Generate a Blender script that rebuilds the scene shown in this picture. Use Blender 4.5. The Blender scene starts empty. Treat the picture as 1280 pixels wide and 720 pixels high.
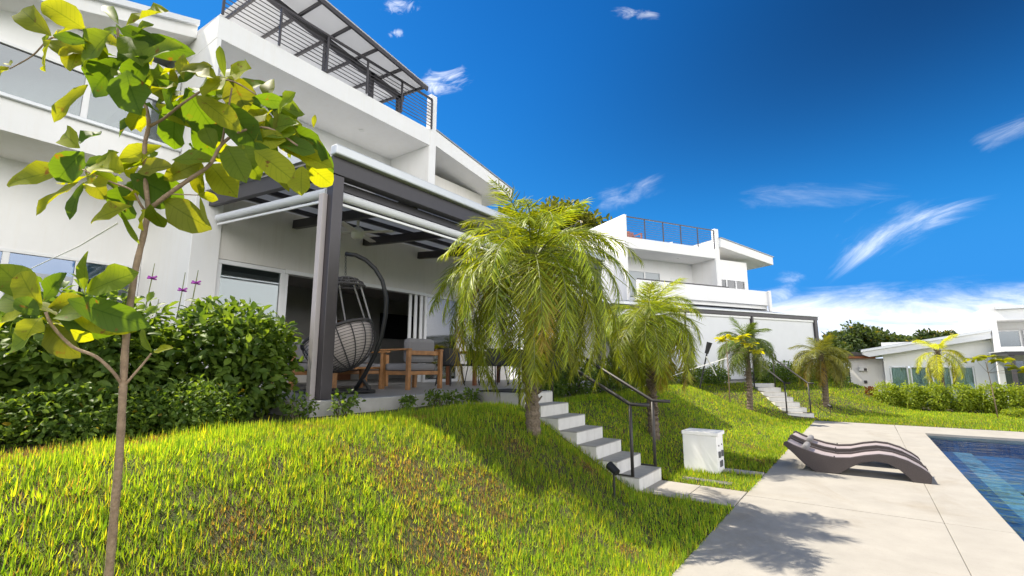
import bpy, math, random
import numpy as np
from mathutils import Vector, Matrix
random.seed(7); RNG = np.random.default_rng(7)
scn = bpy.context.scene
col = scn.collection
rad = math.radians

# ------------------------------------------------------------------ camera
H = 1.6; YAW = rad(35.9); PITCH = rad(9.3); FPX = 600.0
cd = bpy.data.cameras.new('camera'); cam = bpy.data.objects.new('camera', cd); col.objects.link(cam)
cam.location = (0, 0, H); cam.rotation_euler = (rad(90) + PITCH, 0, YAW)
cd.sensor_width = 36; cd.lens = 36 * FPX / 1280; cd.clip_end = 3000; cd.clip_start = .05
scn.camera = cam
_f = Vector((-math.sin(YAW) * math.cos(PITCH), math.cos(YAW) * math.cos(PITCH), math.sin(PITCH)))
_r = Vector((math.cos(YAW), math.sin(YAW), 0)); _u = _r.cross(_f)
def ray(px, py): return _f + _r * ((px - 640) / FPX) + _u * ((360 - py) / FPX)
def at(px, py, D): return Vector((0, 0, H)) + ray(px, py) * D        # a surveyed point D metres out

# ------------------------------------------------------------------ sun, sky, exposure
SUN = Vector((1, .2, -1.52)).normalized()                               # direction the light travels
sd = bpy.data.lights.new('sun', 'SUN'); sun = bpy.data.objects.new('sun', sd); col.objects.link(sun)
sd.energy = 5.0; sd.angle = rad(.53); sd.color = (1, .91, .76)
sun.rotation_euler = SUN.to_track_quat('-Z', 'Y').to_euler()
w = bpy.data.worlds.new('World'); scn.world = w; w.use_nodes = True
nt = w.node_tree; nt.nodes.clear()
def N(t, **k):
    n = nt.nodes.new(t)
    for a, b in k.items(): setattr(n, a, b)
    return n
def lk(a, b): nt.links.new(a, b)
sky = N('ShaderNodeTexSky', sky_type='NISHITA'); sky.sun_disc = False
sky.sun_elevation = math.asin(-SUN.z); sky.sun_rotation = math.atan2(-SUN.x, -SUN.y) % (2 * math.pi)
sky.altitude = 600; sky.air_density = 1.0; sky.dust_density = .25; sky.ozone_density = 3.0
tc = N('ShaderNodeTexCoord')
def M(op, a, b=None, clamp=False):
    n = N('ShaderNodeMath', operation=op, use_clamp=clamp)
    for i, x in enumerate((a, b)):
        if x is None: continue
        if isinstance(x, (int, float)): n.inputs[i].default_value = x
        else: lk(x, n.inputs[i])
    return n.outputs[0]
def dot(v):
    n = N('ShaderNodeVectorMath', operation='DOT_PRODUCT'); lk(tc.outputs['Generated'], n.inputs[0]); n.inputs[1].default_value = v
    return n.outputs['Value']
def smooth(x, a, b):
    n = N('ShaderNodeMapRange', interpolation_type='SMOOTHSTEP'); lk(x, n.inputs[0])
    n.inputs[1].default_value = a; n.inputs[2].default_value = b
    return n.outputs[0]
def cloud(p0, p1, half, sc, thr, gain, seed, curve=0.0, soft=.4, wide=.5):
    """a wisp of cirrus between two sky directions; half = half width (radians, about)"""
    a0 = ray(*p0).normalized(); a1 = ray(*p1).normalized(); c = (a0 + a1).normalized()
    A = (a1 - a0).normalized(); A = (A - c * A.dot(c)).normalized(); B = c.cross(A)
    L = max((a1 - a0).length / 2, .02)
    dc = M('MAXIMUM', dot(c), .05); uu = M('DIVIDE', dot(A), dc); vv = M('DIVIDE', dot(B), dc)
    un = M('DIVIDE', uu, L)
    vv2 = M('ADD', vv, M('MULTIPLY', M('MULTIPLY', un, un), curve))
    cmb = N('ShaderNodeCombineXYZ'); lk(M('MULTIPLY', uu, sc[0]), cmb.inputs[0]); lk(M('MULTIPLY', vv2, sc[1]), cmb.inputs[1]); cmb.inputs[2].default_value = seed
    nz = N('ShaderNodeTexNoise'); nz.inputs['Scale'].default_value = 1; nz.inputs['Detail'].default_value = 12; nz.inputs['Roughness'].default_value = .66; nz.inputs['Distortion'].default_value = 1.1
    lk(cmb.outputs[0], nz.inputs['Vector'])
    env = M('MULTIPLY', M('SUBTRACT', 1.0, smooth(M('ABSOLUTE', un), soft, 1.15)), M('SUBTRACT', 1.0, smooth(M('ABSOLUTE', M('DIVIDE', vv2, half)), .05, 1.0)))
    front = smooth(dot(c), .3, .6)
    val = smooth(M('ADD', nz.outputs[0], M('MULTIPLY', M('SUBTRACT', env, 1.0), .5)), thr - .08, thr + wide)
    return M('MULTIPLY', M('MULTIPLY', M('MULTIPLY', val, env), front), gain, clamp=True)
cl = [cloud((1285, 212), (985, 356), .046, (6, 24), .31, .92, 1.3, .03, .25, .62),
      cloud((1200, 225), (1010, 330), .085, (6, 20), .46, .55, 21.7, .03, .3, .6),
      cloud((1030, 330), (930, 400), .06, (8, 14), .38, .8, 4.1, .02, .2, .55),
      cloud((600, 405), (1800, 405), .125, (3.2, 15), .30, 1.15, 2.2, 0, .75, .42),
      cloud((500, 112), (608, 92), .050, (17, 30), .40, 1.0, 5.5, 0, .3, .42),
      cloud((465, 8), (540, 8), .030, (30, 40), .42, .9, 6.1, 0, .3, .4),
      cloud((745, 15), (845, 20), .022, (20, 40), .40, .75, 7.7, 0, .3, .5),
      cloud((478, 44), (512, 40), .018, (36, 40), .42, .8, 9.1, 0, .3, .4),
      cloud((715, 268), (860, 215), .06, (8, 22), .40, .5, 8.3, 0, .3, .6),
      cloud((860, 250), (1220, 238), .06, (5, 26), .44, .32, 3.3, 0, .3, .6),
      cloud((1190, 195), (1330, 130), .040, (8, 26), .42, .6, 11.3, 0, .3, .55),
      cloud((1050, 300), (1240, 262), .03, (7, 36), .42, .35, 12.9, 0, .3, .6)]
# a clear, polarised looking blue: each channel of the sky gets more contrast
up_ = smooth(dot((0, 0, 1)), .22, .62); away = M('SUBTRACT', 1.0, smooth(dot(tuple(-SUN)), .22, .66))
pol = M('SUBTRACT', 1.0, M('MULTIPLY', M('MULTIPLY', up_, away), .55))
sep = N('ShaderNodeSeparateColor'); lk(sky.outputs[0], sep.inputs[0]); cmbc = N('ShaderNodeCombineColor')
for k_, (a_, g_, top_) in enumerate(((.034, 2.4, .16), (.172, 1.95, 1.22), (.16, 2.0, 3.3))):
    q_ = M('MULTIPLY', M('POWER', sep.outputs[k_], g_), a_); lk(M('MULTIPLY', pol if k_ != 0 else 1.0, M('DIVIDE', q_, M('POWER', M('ADD', 1.0, M('POWER', M('DIVIDE', q_, top_), 4.0)), .25))), cmbc.inputs[k_])
cl.append(M('MULTIPLY', M('SUBTRACT', 1.0, smooth(dot((0, 0, 1)), -.04, .13)), .75))        # pale horizon
# unseen bright cloud bank behind the viewer, added to fill the shaded walls
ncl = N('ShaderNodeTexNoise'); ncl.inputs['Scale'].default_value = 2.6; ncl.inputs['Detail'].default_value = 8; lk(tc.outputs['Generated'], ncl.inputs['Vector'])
fill_cloud = M('MULTIPLY', smooth(ncl.outputs[0], .30, .50), M('MULTIPLY', smooth(dot((.88, -.48, 0)), .12, .38), M('MULTIPLY', smooth(dot((0, 0, 1)), -.02, .06), M('SUBTRACT', 1.0, smooth(dot((0, 0, 1)), .42, .72)))))
tot = cl[0]
for c_ in cl[1:]: tot = M('MAXIMUM', tot, c_)
mx = N('ShaderNodeMix', data_type='RGBA'); lk(tot, mx.inputs[0]); lk(cmbc.outputs[0], mx.inputs[6]); mx.inputs[7].default_value = (5.6, 5.7, 5.9, 1)
mx2 = N('ShaderNodeMix', data_type='RGBA'); lk(fill_cloud, mx2.inputs[0]); lk(mx.outputs[2], mx2.inputs[6]); mx2.inputs[7].default_value = (12.6, 12.4, 12.2, 1)
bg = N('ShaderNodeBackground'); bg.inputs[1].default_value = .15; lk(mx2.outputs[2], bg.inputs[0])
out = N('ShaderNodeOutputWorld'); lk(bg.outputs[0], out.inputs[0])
vs = scn.view_settings; vs.view_transform = 'Standard'; vs.look = 'None'; vs.exposure = .88; vs.gamma = 1; vs.use_curve_mapping = False
scn.cycles.max_bounces = 8; scn.cycles.transparent_max_bounces = 12; scn.cycles.caustics_reflective = False; scn.cycles.caustics_refractive = False

# ------------------------------------------------------------------ materials
def mat(name, c, rough=.6, metal=0.0, var=.0, vscale=4.0, bump=0.0, bscale=40.0, spec=.5, c2=None, dirt=0.0):
    m = bpy.data.materials.new(name); m.use_nodes = True; t = m.node_tree; b = t.nodes['Principled BSDF']
    b.inputs['Base Color'].default_value = (*c, 1); b.inputs['Roughness'].default_value = rough; b.inputs['Metallic'].default_value = metal; b.inputs['Specular IOR Level'].default_value = spec
    tcn = t.nodes.new('ShaderNodeTexCoord')
    if var or c2:
        n = t.nodes.new('ShaderNodeTexNoise'); n.inputs['Scale'].default_value = vscale; n.inputs['Detail'].default_value = 8; n.inputs['Roughness'].default_value = .65
        t.links.new(tcn.outputs['Object'], n.inputs['Vector'])
        r = t.nodes.new('ShaderNodeValToRGB'); r.color_ramp.elements[0].position = .32; r.color_ramp.elements[1].position = .68
        d = c2 or tuple(x * (1 - var) for x in c)
        r.color_ramp.elements[0].color = (*d, 1); r.color_ramp.elements[1].color = (*c, 1)
        t.links.new(n.outputs[0], r.inputs[0]); t.links.new(r.outputs[0], b.inputs['Base Color'])
    if bump:
        n2 = t.nodes.new('ShaderNodeTexNoise'); n2.inputs['Scale'].default_value = bscale; n2.inputs['Detail'].default_value = 5
        t.links.new(tcn.outputs['Object'], n2.inputs['Vector'])
        bp = t.nodes.new('ShaderNodeBump'); bp.inputs['Strength'].default_value = bump; bp.inputs['Distance'].default_value = .02
        t.links.new(n2.outputs[0], bp.inputs['Height']); t.links.new(bp.outputs[0], b.inputs['Normal'])
    return m
def leafmat(name, transl=.4, rough=.4, spec=.5, boost=(1.9, 1.75, .7), venation=0):
    m = bpy.data.materials.new(name); m.use_nodes = True; t = m.node_tree; b = t.nodes['Principled BSDF']
    a = t.nodes.new('ShaderNodeAttribute'); a.attribute_name = 'tint'
    b.inputs['Roughness'].default_value = rough; b.inputs['Specular IOR Level'].default_value = spec
    src = a.outputs['Color']
    if venation:
        lc = t.nodes.new('ShaderNodeAttribute'); lc.attribute_name = 'lc'; sp_ = t.nodes.new('ShaderNodeSeparateColor'); t.links.new(lc.outputs['Color'], sp_.inputs[0])
        def mm(op, a, b_=None):
            n = t.nodes.new('ShaderNodeMath'); n.operation = op
            for i, x in enumerate((a, b_)):
                if isinstance(x, (int, float)): n.inputs[i].default_value = x
                elif x is not None: t.links.new(x, n.inputs[i])
            return n.outputs[0]
        ph = mm('MULTIPLY', mm('SUBTRACT', sp_.outputs[0], mm('MULTIPLY', sp_.outputs[1], .22)), 62.0)
        side = mm('POWER', mm('MAXIMUM', mm('SINE', ph), 0.0), 9.0); mid = mm('LESS_THAN', sp_.outputs[1], .05)
        ve = mm('MINIMUM', mm('ADD', mm('MULTIPLY', side, .45), mm('MULTIPLY', mid, .8)), 1.0)
        tcv = t.nodes.new('ShaderNodeTexCoord'); nz = t.nodes.new('ShaderNodeTexNoise'); nz.inputs['Scale'].default_value = 26; nz.inputs['Detail'].default_value = 6; t.links.new(tcv.outputs['Object'], nz.inputs[0])
        mv = t.nodes.new('ShaderNodeMix'); mv.data_type = 'RGBA'; mv.blend_type = 'MULTIPLY'; mv.inputs[7].default_value = (.62, .70, .6, 1); t.links.new(ve, mv.inputs[0]); t.links.new(src, mv.inputs[6])
        sp2 = t.nodes.new('ShaderNodeMapRange'); sp2.inputs[1].default_value = .64; sp2.inputs[2].default_value = .72; t.links.new(nz.outputs[0], sp2.inputs[0])
        ms = t.nodes.new('ShaderNodeMix'); ms.data_type = 'RGBA'; t.links.new(sp2.outputs[0], ms.inputs[0]); t.links.new(mv.outputs[2], ms.inputs[6]); ms.inputs[7].default_value = (.16, .085, .025, 1); src = ms.outputs[2]
    t.links.new(src, b.inputs['Base Color'])
    tr = t.nodes.new('ShaderNodeBsdfTranslucent')
    mu = t.nodes.new('ShaderNodeMix'); mu.data_type = 'RGBA'; mu.blend_type = 'MULTIPLY'; mu.inputs[0].default_value = 1
    t.links.new(src, mu.inputs[6]); mu.inputs[7].default_value = (*boost, 1)
    t.links.new(mu.outputs[2], tr.inputs['Color'])
    mxs = t.nodes.new('ShaderNodeMixShader'); mxs.inputs[0].default_value = transl
    t.links.new(b.outputs[0], mxs.inputs[1]); t.links.new(tr.outputs[0], mxs.inputs[2])
    t.links.new(mxs.outputs[0], t.nodes['Material Output'].inputs['Surface'])
    return m
def glassmat(name, tint=(.75, .85, .85), refl=.06, ior=1.5):
    m = bpy.data.materials.new(name); m.use_nodes = True; t = m.node_tree; t.nodes.remove(t.nodes['Principled BSDF'])
    tr = t.nodes.new('ShaderNodeBsdfTransparent'); tr.inputs[0].default_value = (*tint, 1)
    gl = t.nodes.new('ShaderNodeBsdfGlossy'); gl.inputs['Roughness'].default_value = .03; gl.inputs['Color'].default_value = (.95, .97, 1, 1)
    fr = t.nodes.new('ShaderNodeFresnel'); fr.inputs[0].default_value = ior
    ad = t.nodes.new('ShaderNodeMath'); ad.operation = 'ADD'; ad.use_clamp = True; ad.inputs[1].default_value = refl; t.links.new(fr.outputs[0], ad.inputs[0])
    mxs = t.nodes.new('ShaderNodeMixShader'); t.links.new(ad.outputs[0], mxs.inputs[0]); t.links.new(tr.outputs[0], mxs.inputs[1]); t.links.new(gl.outputs[0], mxs.inputs[2])
    t.links.new(mxs.outputs[0], t.nodes['Material Output'].inputs['Surface'])
    return m
MT = dict(
    white=mat('white_render', (.87, .86, .845), .75, var=.05, vscale=1.3, bump=.08, bscale=60),
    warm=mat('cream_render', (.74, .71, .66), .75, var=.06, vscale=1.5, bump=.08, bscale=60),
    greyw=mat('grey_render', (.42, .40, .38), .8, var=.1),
    alu=mat('white_aluminium', (.78, .78, .78), .35, spec=.5),
    flash=mat('gutter_metal', (.66, .68, .70), .35, metal=.2, var=.06),
    steel=mat('dark_steel', (.045, .040, .046), .42, var=.15, vscale=8),
    steel2=mat('dark_steel_satin', (.058, .05, .056), .4, var=.15, vscale=5),
    black=mat('black_metal', (.010, .010, .011), .55),
    rail=mat('bronze_rail', (.030, .027, .026), .5, metal=.0, var=.2, vscale=12),
    concrete=mat('pool_deck_concrete', (.35, .33, .295), .85, var=.16, vscale=2.2, bump=.15, bscale=90),
    step=mat('step_concrete', (.66, .65, .63), .8, var=.12, vscale=5, bump=.15, bscale=80),
    guide=mat('guide_rail', (.42, .38, .38), .4, var=.12, vscale=3),
    tread=mat('tread_concrete', (.36, .35, .33), .85, var=.2, vscale=6, bump=.15, bscale=80),
    patio=mat('patio_tile', (.34, .33, .31), .55, var=.15, vscale=3),
    kerb=mat('kerb_concrete', (.45, .44, .42), .85, var=.2, vscale=4, bump=.2),
    soil=mat('bed_gravel', (.10, .085, .07), .95, c2=(.25, .23, .20), vscale=45, bump=.8, bscale=60),
    wood=mat('teak', (.42, .20, .07), .5, var=.45, vscale=9),
    wood2=mat('dark_wood', (.20, .075, .03), .45, var=.3, vscale=9),
    cushion=mat('grey_cushion', (.20, .195, .20), .9, var=.08, vscale=30, bump=.2, bscale=200),
    cushion_l=mat('pale_cushion', (.62, .55, .52), .9, var=.1, vscale=20, bump=.2, bscale=200),
    rope=mat('grey_rope', (.075, .07, .07), .8, var=.3, vscale=60),
    ropelight=mat('light_rope', (.34, .33, .33), .8, var=.2, vscale=60),
    blind=mat('blind_fabric', (.72, .73, .76), .8, var=.04, vscale=3, bump=.08, bscale=3),
    curtain=mat('curtain', (.82, .88, .88), .9, var=.1),
    wicker=mat('wicker', (.060, .046, .046), .5, var=.45, vscale=70, bump=.6, bscale=110),
    mesh=mat('sling_fabric', (.33, .285, .29), .6, var=.08, vscale=60),
    trunk=mat('palm_trunk', (.075, .055, .038), .9, c2=(.19, .15, .11), vscale=30, bump=.8, bscale=45),
    bark=mat('young_bark', (.32, .23, .15), .75, c2=(.19, .13, .085), vscale=28, bump=.4, bscale=60),
    bark2=mat('tree_bark', (.10, .08, .06), .9, var=.4, vscale=6),
    leaf=leafmat('leaf', .45, .5, .28, (2.1, 1.9, .6)), almond=leafmat('almond_leaf', .55, .55, .18, (2.7, 2.35, .3), 1), palm=leafmat('palm_leaf', .34, .42, .3, (2.4, 2.1, .4)), grass=leafmat('grass_blade', .52, .55, .3, (2.0, 1.7, .5)),
    petal=mat('purple_petal', (.42, .05, .42), .6), redp=mat('red_petal', (.6, .03, .02), .6),
    fanw=mat('fan_plastic', (.72, .70, .66), .4), tv=mat('tv_screen', (.006, .006, .007), .15), plate=mat('outlet_plate', (.10, .10, .11), .5),
    roofsheet=mat('roof_sheet', (.33, .36, .40), .5, metal=.3, var=.1), orange=mat('red_wood', (.48, .16, .06), .6, var=.2), stone=mat('dark_stone', (.10, .09, .085), .85, var=.5, vscale=10),
    cord=mat('white_cord', (.75, .74, .70), .7), redchair=mat('red_brown_wood', (.30, .11, .08), .6), drain=mat('drain_stone', (.06, .06, .06), .9, c2=(.2, .19, .18), vscale=60, bump=.6),
    lampglass=mat('lens', (.85, .85, .82), .2), glass=glassmat('window_glass'), glassd=glassmat('upper_window_glass', (.50, .57, .60), .07),
    fabricblack=mat('black_cover', (.008, .008, .009), .7), mat_=mat('rubber_mat', (.012, .012, .012), .9))
def streaks(m, amt=.90):
    """faint rain marks and patchy repainting on rendered walls"""
    t = m.node_tree; b = t.nodes['Principled BSDF']; src = b.inputs['Base Color'].links[0].from_socket; tcn = t.nodes.new('ShaderNodeTexCoord'); mp = t.nodes.new('ShaderNodeMapping'); mp.inputs['Scale'].default_value = (5, 5, .35); t.links.new(tcn.outputs['Object'], mp.inputs[0])
    n = t.nodes.new('ShaderNodeTexNoise'); n.inputs['Scale'].default_value = 1.6; n.inputs['Detail'].default_value = 7; n.inputs['Roughness'].default_value = .7; t.links.new(mp.outputs[0], n.inputs[0])
    r = t.nodes.new('ShaderNodeMapRange'); r.inputs[1].default_value = .50; r.inputs[2].default_value = .74; t.links.new(n.outputs[0], r.inputs[0])
    mx_ = t.nodes.new('ShaderNodeMix'); mx_.data_type = 'RGBA'; mx_.blend_type = 'MULTIPLY'; mx_.inputs[7].default_value = (amt, amt * .985, amt * .96, 1); t.links.new(r.outputs[0], mx_.inputs[0]); t.links.new(src, mx_.inputs[6]); t.links.new(mx_.outputs[2], b.inputs['Base Color'])
streaks(MT['white'], .975); streaks(MT['warm'], .92); streaks(MT['step'], .8)
def deckstain(m):
    t = m.node_tree; b = t.nodes['Principled BSDF']; src = b.inputs['Base Color'].links[0].from_socket; tcn = t.nodes.new('ShaderNodeTexCoord')
    n = t.nodes.new('ShaderNodeTexNoise'); n.inputs['Scale'].default_value = 60; n.inputs['Detail'].default_value = 4; t.links.new(tcn.outputs['Object'], n.inputs[0])
    n3 = t.nodes.new('ShaderNodeTexNoise'); n3.inputs['Scale'].default_value = .55; n3.inputs['Detail'].default_value = 9; n3.inputs['Roughness'].default_value = .72; n3.inputs['Distortion'].default_value = 1.5; t.links.new(tcn.outputs['Object'], n3.inputs[0])
    r = t.nodes.new('ShaderNodeMapRange'); r.inputs[1].default_value = .52; r.inputs[2].default_value = .72; t.links.new(n3.outputs[0], r.inputs[0])
    r2 = t.nodes.new('ShaderNodeMapRange'); r2.inputs[1].default_value = .60; r2.inputs[2].default_value = .74; r2.inputs[4].default_value = .5; t.links.new(n.outputs[0], r2.inputs[0])
    a = t.nodes.new('ShaderNodeMix'); a.data_type = 'RGBA'; a.blend_type = 'MULTIPLY'; a.inputs[7].default_value = (.84, .80, .74, 1); t.links.new(r.outputs[0], a.inputs[0]); t.links.new(src, a.inputs[6])
    c = t.nodes.new('ShaderNodeMix'); c.data_type = 'RGBA'; c.blend_type = 'MULTIPLY'; c.inputs[7].default_value = (.72, .70, .67, 1); t.links.new(r2.outputs[0], c.inputs[0]); t.links.new(a.outputs[2], c.inputs[6]); t.links.new(c.outputs[2], b.inputs['Base Color'])
deckstain(MT['concrete'])
def poly_panel():
    m = bpy.data.materials.new('polycarbonate'); m.use_nodes = True; t = m.node_tree; b = t.nodes['Principled BSDF']
    b.inputs['Base Color'].default_value = (.66, .66, .66, 1); b.inputs['Roughness'].default_value = .45
    tr = t.nodes.new('ShaderNodeBsdfTranslucent'); tr.inputs[0].default_value = (.62, .63, .65, 1)
    mxs = t.nodes.new('ShaderNodeMixShader'); mxs.inputs[0].default_value = .55
    t.links.new(b.outputs[0], mxs.inputs[1]); t.links.new(tr.outputs[0], mxs.inputs[2]); t.links.new(mxs.outputs[0], t.nodes['Material Output'].inputs['Surface'])
    return m
MT['poly'] = poly_panel()

# ------------------------------------------------------------------ helpers
MATS = {}
def tag(o, label=None, cat=None, group=None, kind=None):
    if label: o['label'] = label
    if cat: o['category'] = cat
    if group: o['group'] = group
    if kind: o['kind'] = kind
    return o
def thing(name, label, cat, loc=(0, 0, 0), rz=0.0, group=None):
    o = bpy.data.objects.new(name, None); col.objects.link(o); o.location = loc; o.rotation_euler = (0, 0, rz); o.empty_display_size = .2
    MATS[o.name] = Matrix.Translation(Vector(loc)) @ Matrix.Rotation(rz, 4, 'Z')
    return tag(o, label, cat, group)
def link(name, me, parent=None, m=None):
    o = bpy.data.objects.new(name, me); col.objects.link(o)
    if m is not None: me.materials.append(m)
    if parent is not None: o.parent = parent
    MATS[o.name] = MATS[parent.name] if parent is not None else Matrix()
    return o
class MB:
    def __init__(s): s.v = []; s.f = []
    def add(s, vs, fs):
        k = len(s.v); s.v += [Vector(x) for x in vs]; s.f += [tuple(i + k for i in f) for f in fs]; return s
    def box(s, a, b):
        x0, x1 = sorted((a[0], b[0])); y0, y1 = sorted((a[1], b[1])); z0, z1 = sorted((a[2], b[2]))
        return s.add([(x0, y0, z0), (x1, y0, z0), (x1, y1, z0), (x0, y1, z0), (x0, y0, z1), (x1, y0, z1), (x1, y1, z1), (x0, y1, z1)],
                     [(0, 3, 2, 1), (4, 5, 6, 7), (0, 1, 5, 4), (1, 2, 6, 5), (2, 3, 7, 6), (3, 0, 4, 7)])
    def beam(s, p, q, wd, ht, up=(0, 0, 1)):
        p = Vector(p); q = Vector(q); d = (q - p).normalized(); u = Vector(up)
        if abs(d.dot(u)) > .98: u = Vector((1, 0, 0))
        sx = d.cross(u).normalized() * (wd / 2); sz = sx.cross(d).normalized() * (ht / 2)
        return s.add([p - sx - sz, p + sx - sz, p + sx + sz, p - sx + sz, q - sx - sz, q + sx - sz, q + sx + sz, q - sx + sz],
                     [(0, 1, 2, 3), (7, 6, 5, 4), (0, 4, 5, 1), (1, 5, 6, 2), (2, 6, 7, 3), (3, 7, 4, 0)])
    def tube(s, pts, r, n=8, cap=True):
        pts = [Vector(p) for p in pts]; rs = r if isinstance(r, (list, tuple)) else [r] * len(pts); rings = []
        prev = None
        for i, p in enumerate(pts):
            d = (pts[min(i + 1, len(pts) - 1)] - pts[max(i - 1, 0)]).normalized()
            if prev is None: a = d.cross(Vector((0, 0, 1)) if abs(d.z) < .9 else Vector((1, 0, 0))).normalized()
            else: a = (prev - d * prev.dot(d)).normalized()
            prev = a; b = d.cross(a)
            rings.append([p + (a * math.cos(2 * math.pi * k / n) + b * math.sin(2 * math.pi * k / n)) * rs[i] for k in range(n)])
        k0 = len(s.v)
        for rg in rings: s.v += rg
        for i in range(len(pts) - 1):
            for k in range(n):
                s.f.append((k0 + i * n + k, k0 + i * n + (k + 1) % n, k0 + (i + 1) * n + (k + 1) % n, k0 + (i + 1) * n + k))
        if cap:
            s.f.append(tuple(k0 + k for k in range(n))[::-1]); s.f.append(tuple(k0 + (len(pts) - 1) * n + k for k in range(n)))
        return s
    def prism(s, poly, vec):
        n = len(poly); vec = Vector(vec); a = [Vector(p) for p in poly]
        return s.add(a + [p + vec for p in a], [tuple(range(n))[::-1], tuple(range(n, 2 * n))] + [(i, (i + 1) % n, n + (i + 1) % n, n + i) for i in range(n)])
    def build(s, name, m, parent=None, local=False, smooth=False, bevel=0, seg=2):
        me = bpy.data.meshes.new(name)
        vs_ = s.v
        if parent is not None and not local:
            iv = MATS[parent.name].inverted(); vs_ = [iv @ p for p in vs_]
        me.from_pydata([tuple(p) for p in vs_], [], s.f)
        import bmesh
        bm = bmesh.new(); bm.from_mesh(me); bmesh.ops.recalc_face_normals(bm, faces=bm.faces); bm.to_mesh(me); bm.free()
        o = link(name, me, parent, m)
        if smooth:
            for p in me.polygons: p.use_smooth = True
        if bevel:
            b = o.modifiers.new('bevel', 'BEVEL'); b.width = bevel; b.segments = seg; b.limit_method = 'ANGLE'; b.angle_limit = rad(40)
        return o
def part(name, m, parent, *boxes, bevel=0, local=True):
    mb = MB()
    for b in boxes: mb.box(b[0], b[1])
    return mb.build(name, m, parent, local, bevel=bevel)
def npmesh(name, V, F, m, parent=None, tint=None, smooth=True, lc=None):
    V = np.asarray(V, np.float32).reshape(-1, 3)
    if parent is not None:
        iv = np.array(MATS[parent.name].inverted()); V = (V @ iv[:3, :3].T + iv[:3, 3]).astype(np.float32)
    F = np.asarray(F, np.int32); nf, k = F.shape
    me = bpy.data.meshes.new(name); me.vertices.add(len(V)); me.vertices.foreach_set('co', V.ravel())
    me.loops.add(nf * k); me.loops.foreach_set('vertex_index', F.ravel())
    me.polygons.add(nf); me.polygons.foreach_set('loop_start', np.arange(nf, dtype=np.int32) * k)
    try: me.polygons.foreach_set('loop_total', np.full(nf, k, np.int32))
    except Exception: pass
    if smooth: me.polygons.foreach_set('use_smooth', np.ones(nf, bool))
    me.update(calc_edges=True); me.validate()
    if tint is not None:
        a = me.color_attributes.new('tint', 'FLOAT_COLOR', 'POINT'); c = np.ones((len(V), 4), np.float32); c[:, :3] = tint; a.data.foreach_set('color', c.ravel())
    if lc:                                # each leaf's own length and half width, for the veins
        n_, K_ = lc; q = np.ones((n_, len(K_), 3, 4), np.float32); q[..., 0] = np.array([p[0] for p in K_])[None, :, None]; q[..., 1] = np.array([1, 0, 1])[None, None, :]
        a = me.color_attributes.new('lc', 'FLOAT_COLOR', 'POINT'); a.data.foreach_set('color', q.ravel())
    return link(name, me, parent, m)
def unit(a): return a / np.maximum(np.linalg.norm(a, axis=-1, keepdims=True), 1e-9)
PROF = [(0, .06), (.25, .72), (.55, 1), (.8, .72), (1, .03)]
OBOV = [(0, .05), (.08, .26), (.22, .62), (.42, .92), (.60, 1), (.76, .86), (.89, .50), (.96, .20), (1, .01)]
BLADE = [(0, .5), (.2, 1), (.6, .8), (1, .05)]
def leafcloud(base, d, n, L, W, tint, prof=PROF, fold=.18, droop=.25, wave=0.0):
    base = np.asarray(base, float); d = unit(np.asarray(d, float)); n = np.asarray(n, float); n = unit(n - d * (n * d).sum(1, keepdims=True)); s = np.cross(d, n)
    K = len(prof); Nn = len(base); V = np.zeros((Nn, K, 3, 3)); C = np.zeros((Nn, K, 3, 3))
    ph = RNG.uniform(0, 6.28, Nn)
    for k, (t, wd) in enumerate(prof):
        c = base + d * (L * t)[:, None] * (1 - .18 * t * t * min(droop, 1)) - n * (L * droop * t * t)[:, None]
        half = s * (W * wd / 2)[:, None]; lift = n * (W * wd * fold)[:, None]
        wv = n * (W * wave * np.sin(ph + t * 9) * wd)[:, None]; wv2 = n * (W * wave * np.sin(ph * 1.7 + t * 8 + 2) * wd)[:, None]
        V[:, k, 0] = c - half + lift + wv; V[:, k, 1] = c; V[:, k, 2] = c + half + lift + wv2
        C[:, k] = np.asarray(tint)[:, None, :]
    i0 = (np.arange(Nn) * K * 3)[:, None, None]; kk = (np.arange(K - 1) * 3)[None, :, None]; jj = np.arange(2)[None, None, :]
    a = i0 + kk + jj; F = np.stack([a, a + 1, a + 4, a + 3], -1).reshape(-1, 4)
    return V.reshape(-1, 3), F, C.reshape(-1, 3)
def merge(parts):
    V = []; F = []; C = []; k = 0
    for v, f, c in parts: V.append(v); F.append(f + k); C.append(c); k += len(v)
    return np.concatenate(V), np.concatenate(F), np.concatenate(C)
def vnoise(x, y, s, seed=0):
    r = np.random.default_rng(seed); G = r.random((64, 64)); x = np.asarray(x) * s; y = np.asarray(y) * s
    xi = np.floor(x).astype(int); yi = np.floor(y).astype(int); fx = x - xi; fy = y - yi; fx = fx * fx * (3 - 2 * fx); fy = fy * fy * (3 - 2 * fy)
    g = lambda a, b: G[a % 64, b % 64]
    return (g(xi, yi) * (1 - fx) + g(xi + 1, yi) * fx) * (1 - fy) + (g(xi, yi + 1) * (1 - fx) + g(xi + 1, yi + 1) * fx) * fy
def sst(x, a, b): t = np.clip((x - a) / (b - a), 0, 1); return t * t * (3 - 2 * t)

# ------------------------------------------------------------------ the second house's frame: local x outward, local y along its front
A2 = rad(29.2); E1 = np.array([math.sin(A2), math.cos(A2)]); N2 = np.array([math.cos(A2), -math.sin(A2)]); P2 = np.array([-3.48, 21.99])
S2a = np.array([-3.36, 19.69]); S2d = unit(np.array([.55, -.835])); S2w = np.array([.835, .55])       # stair two: top left corner, way down, way across

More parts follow.
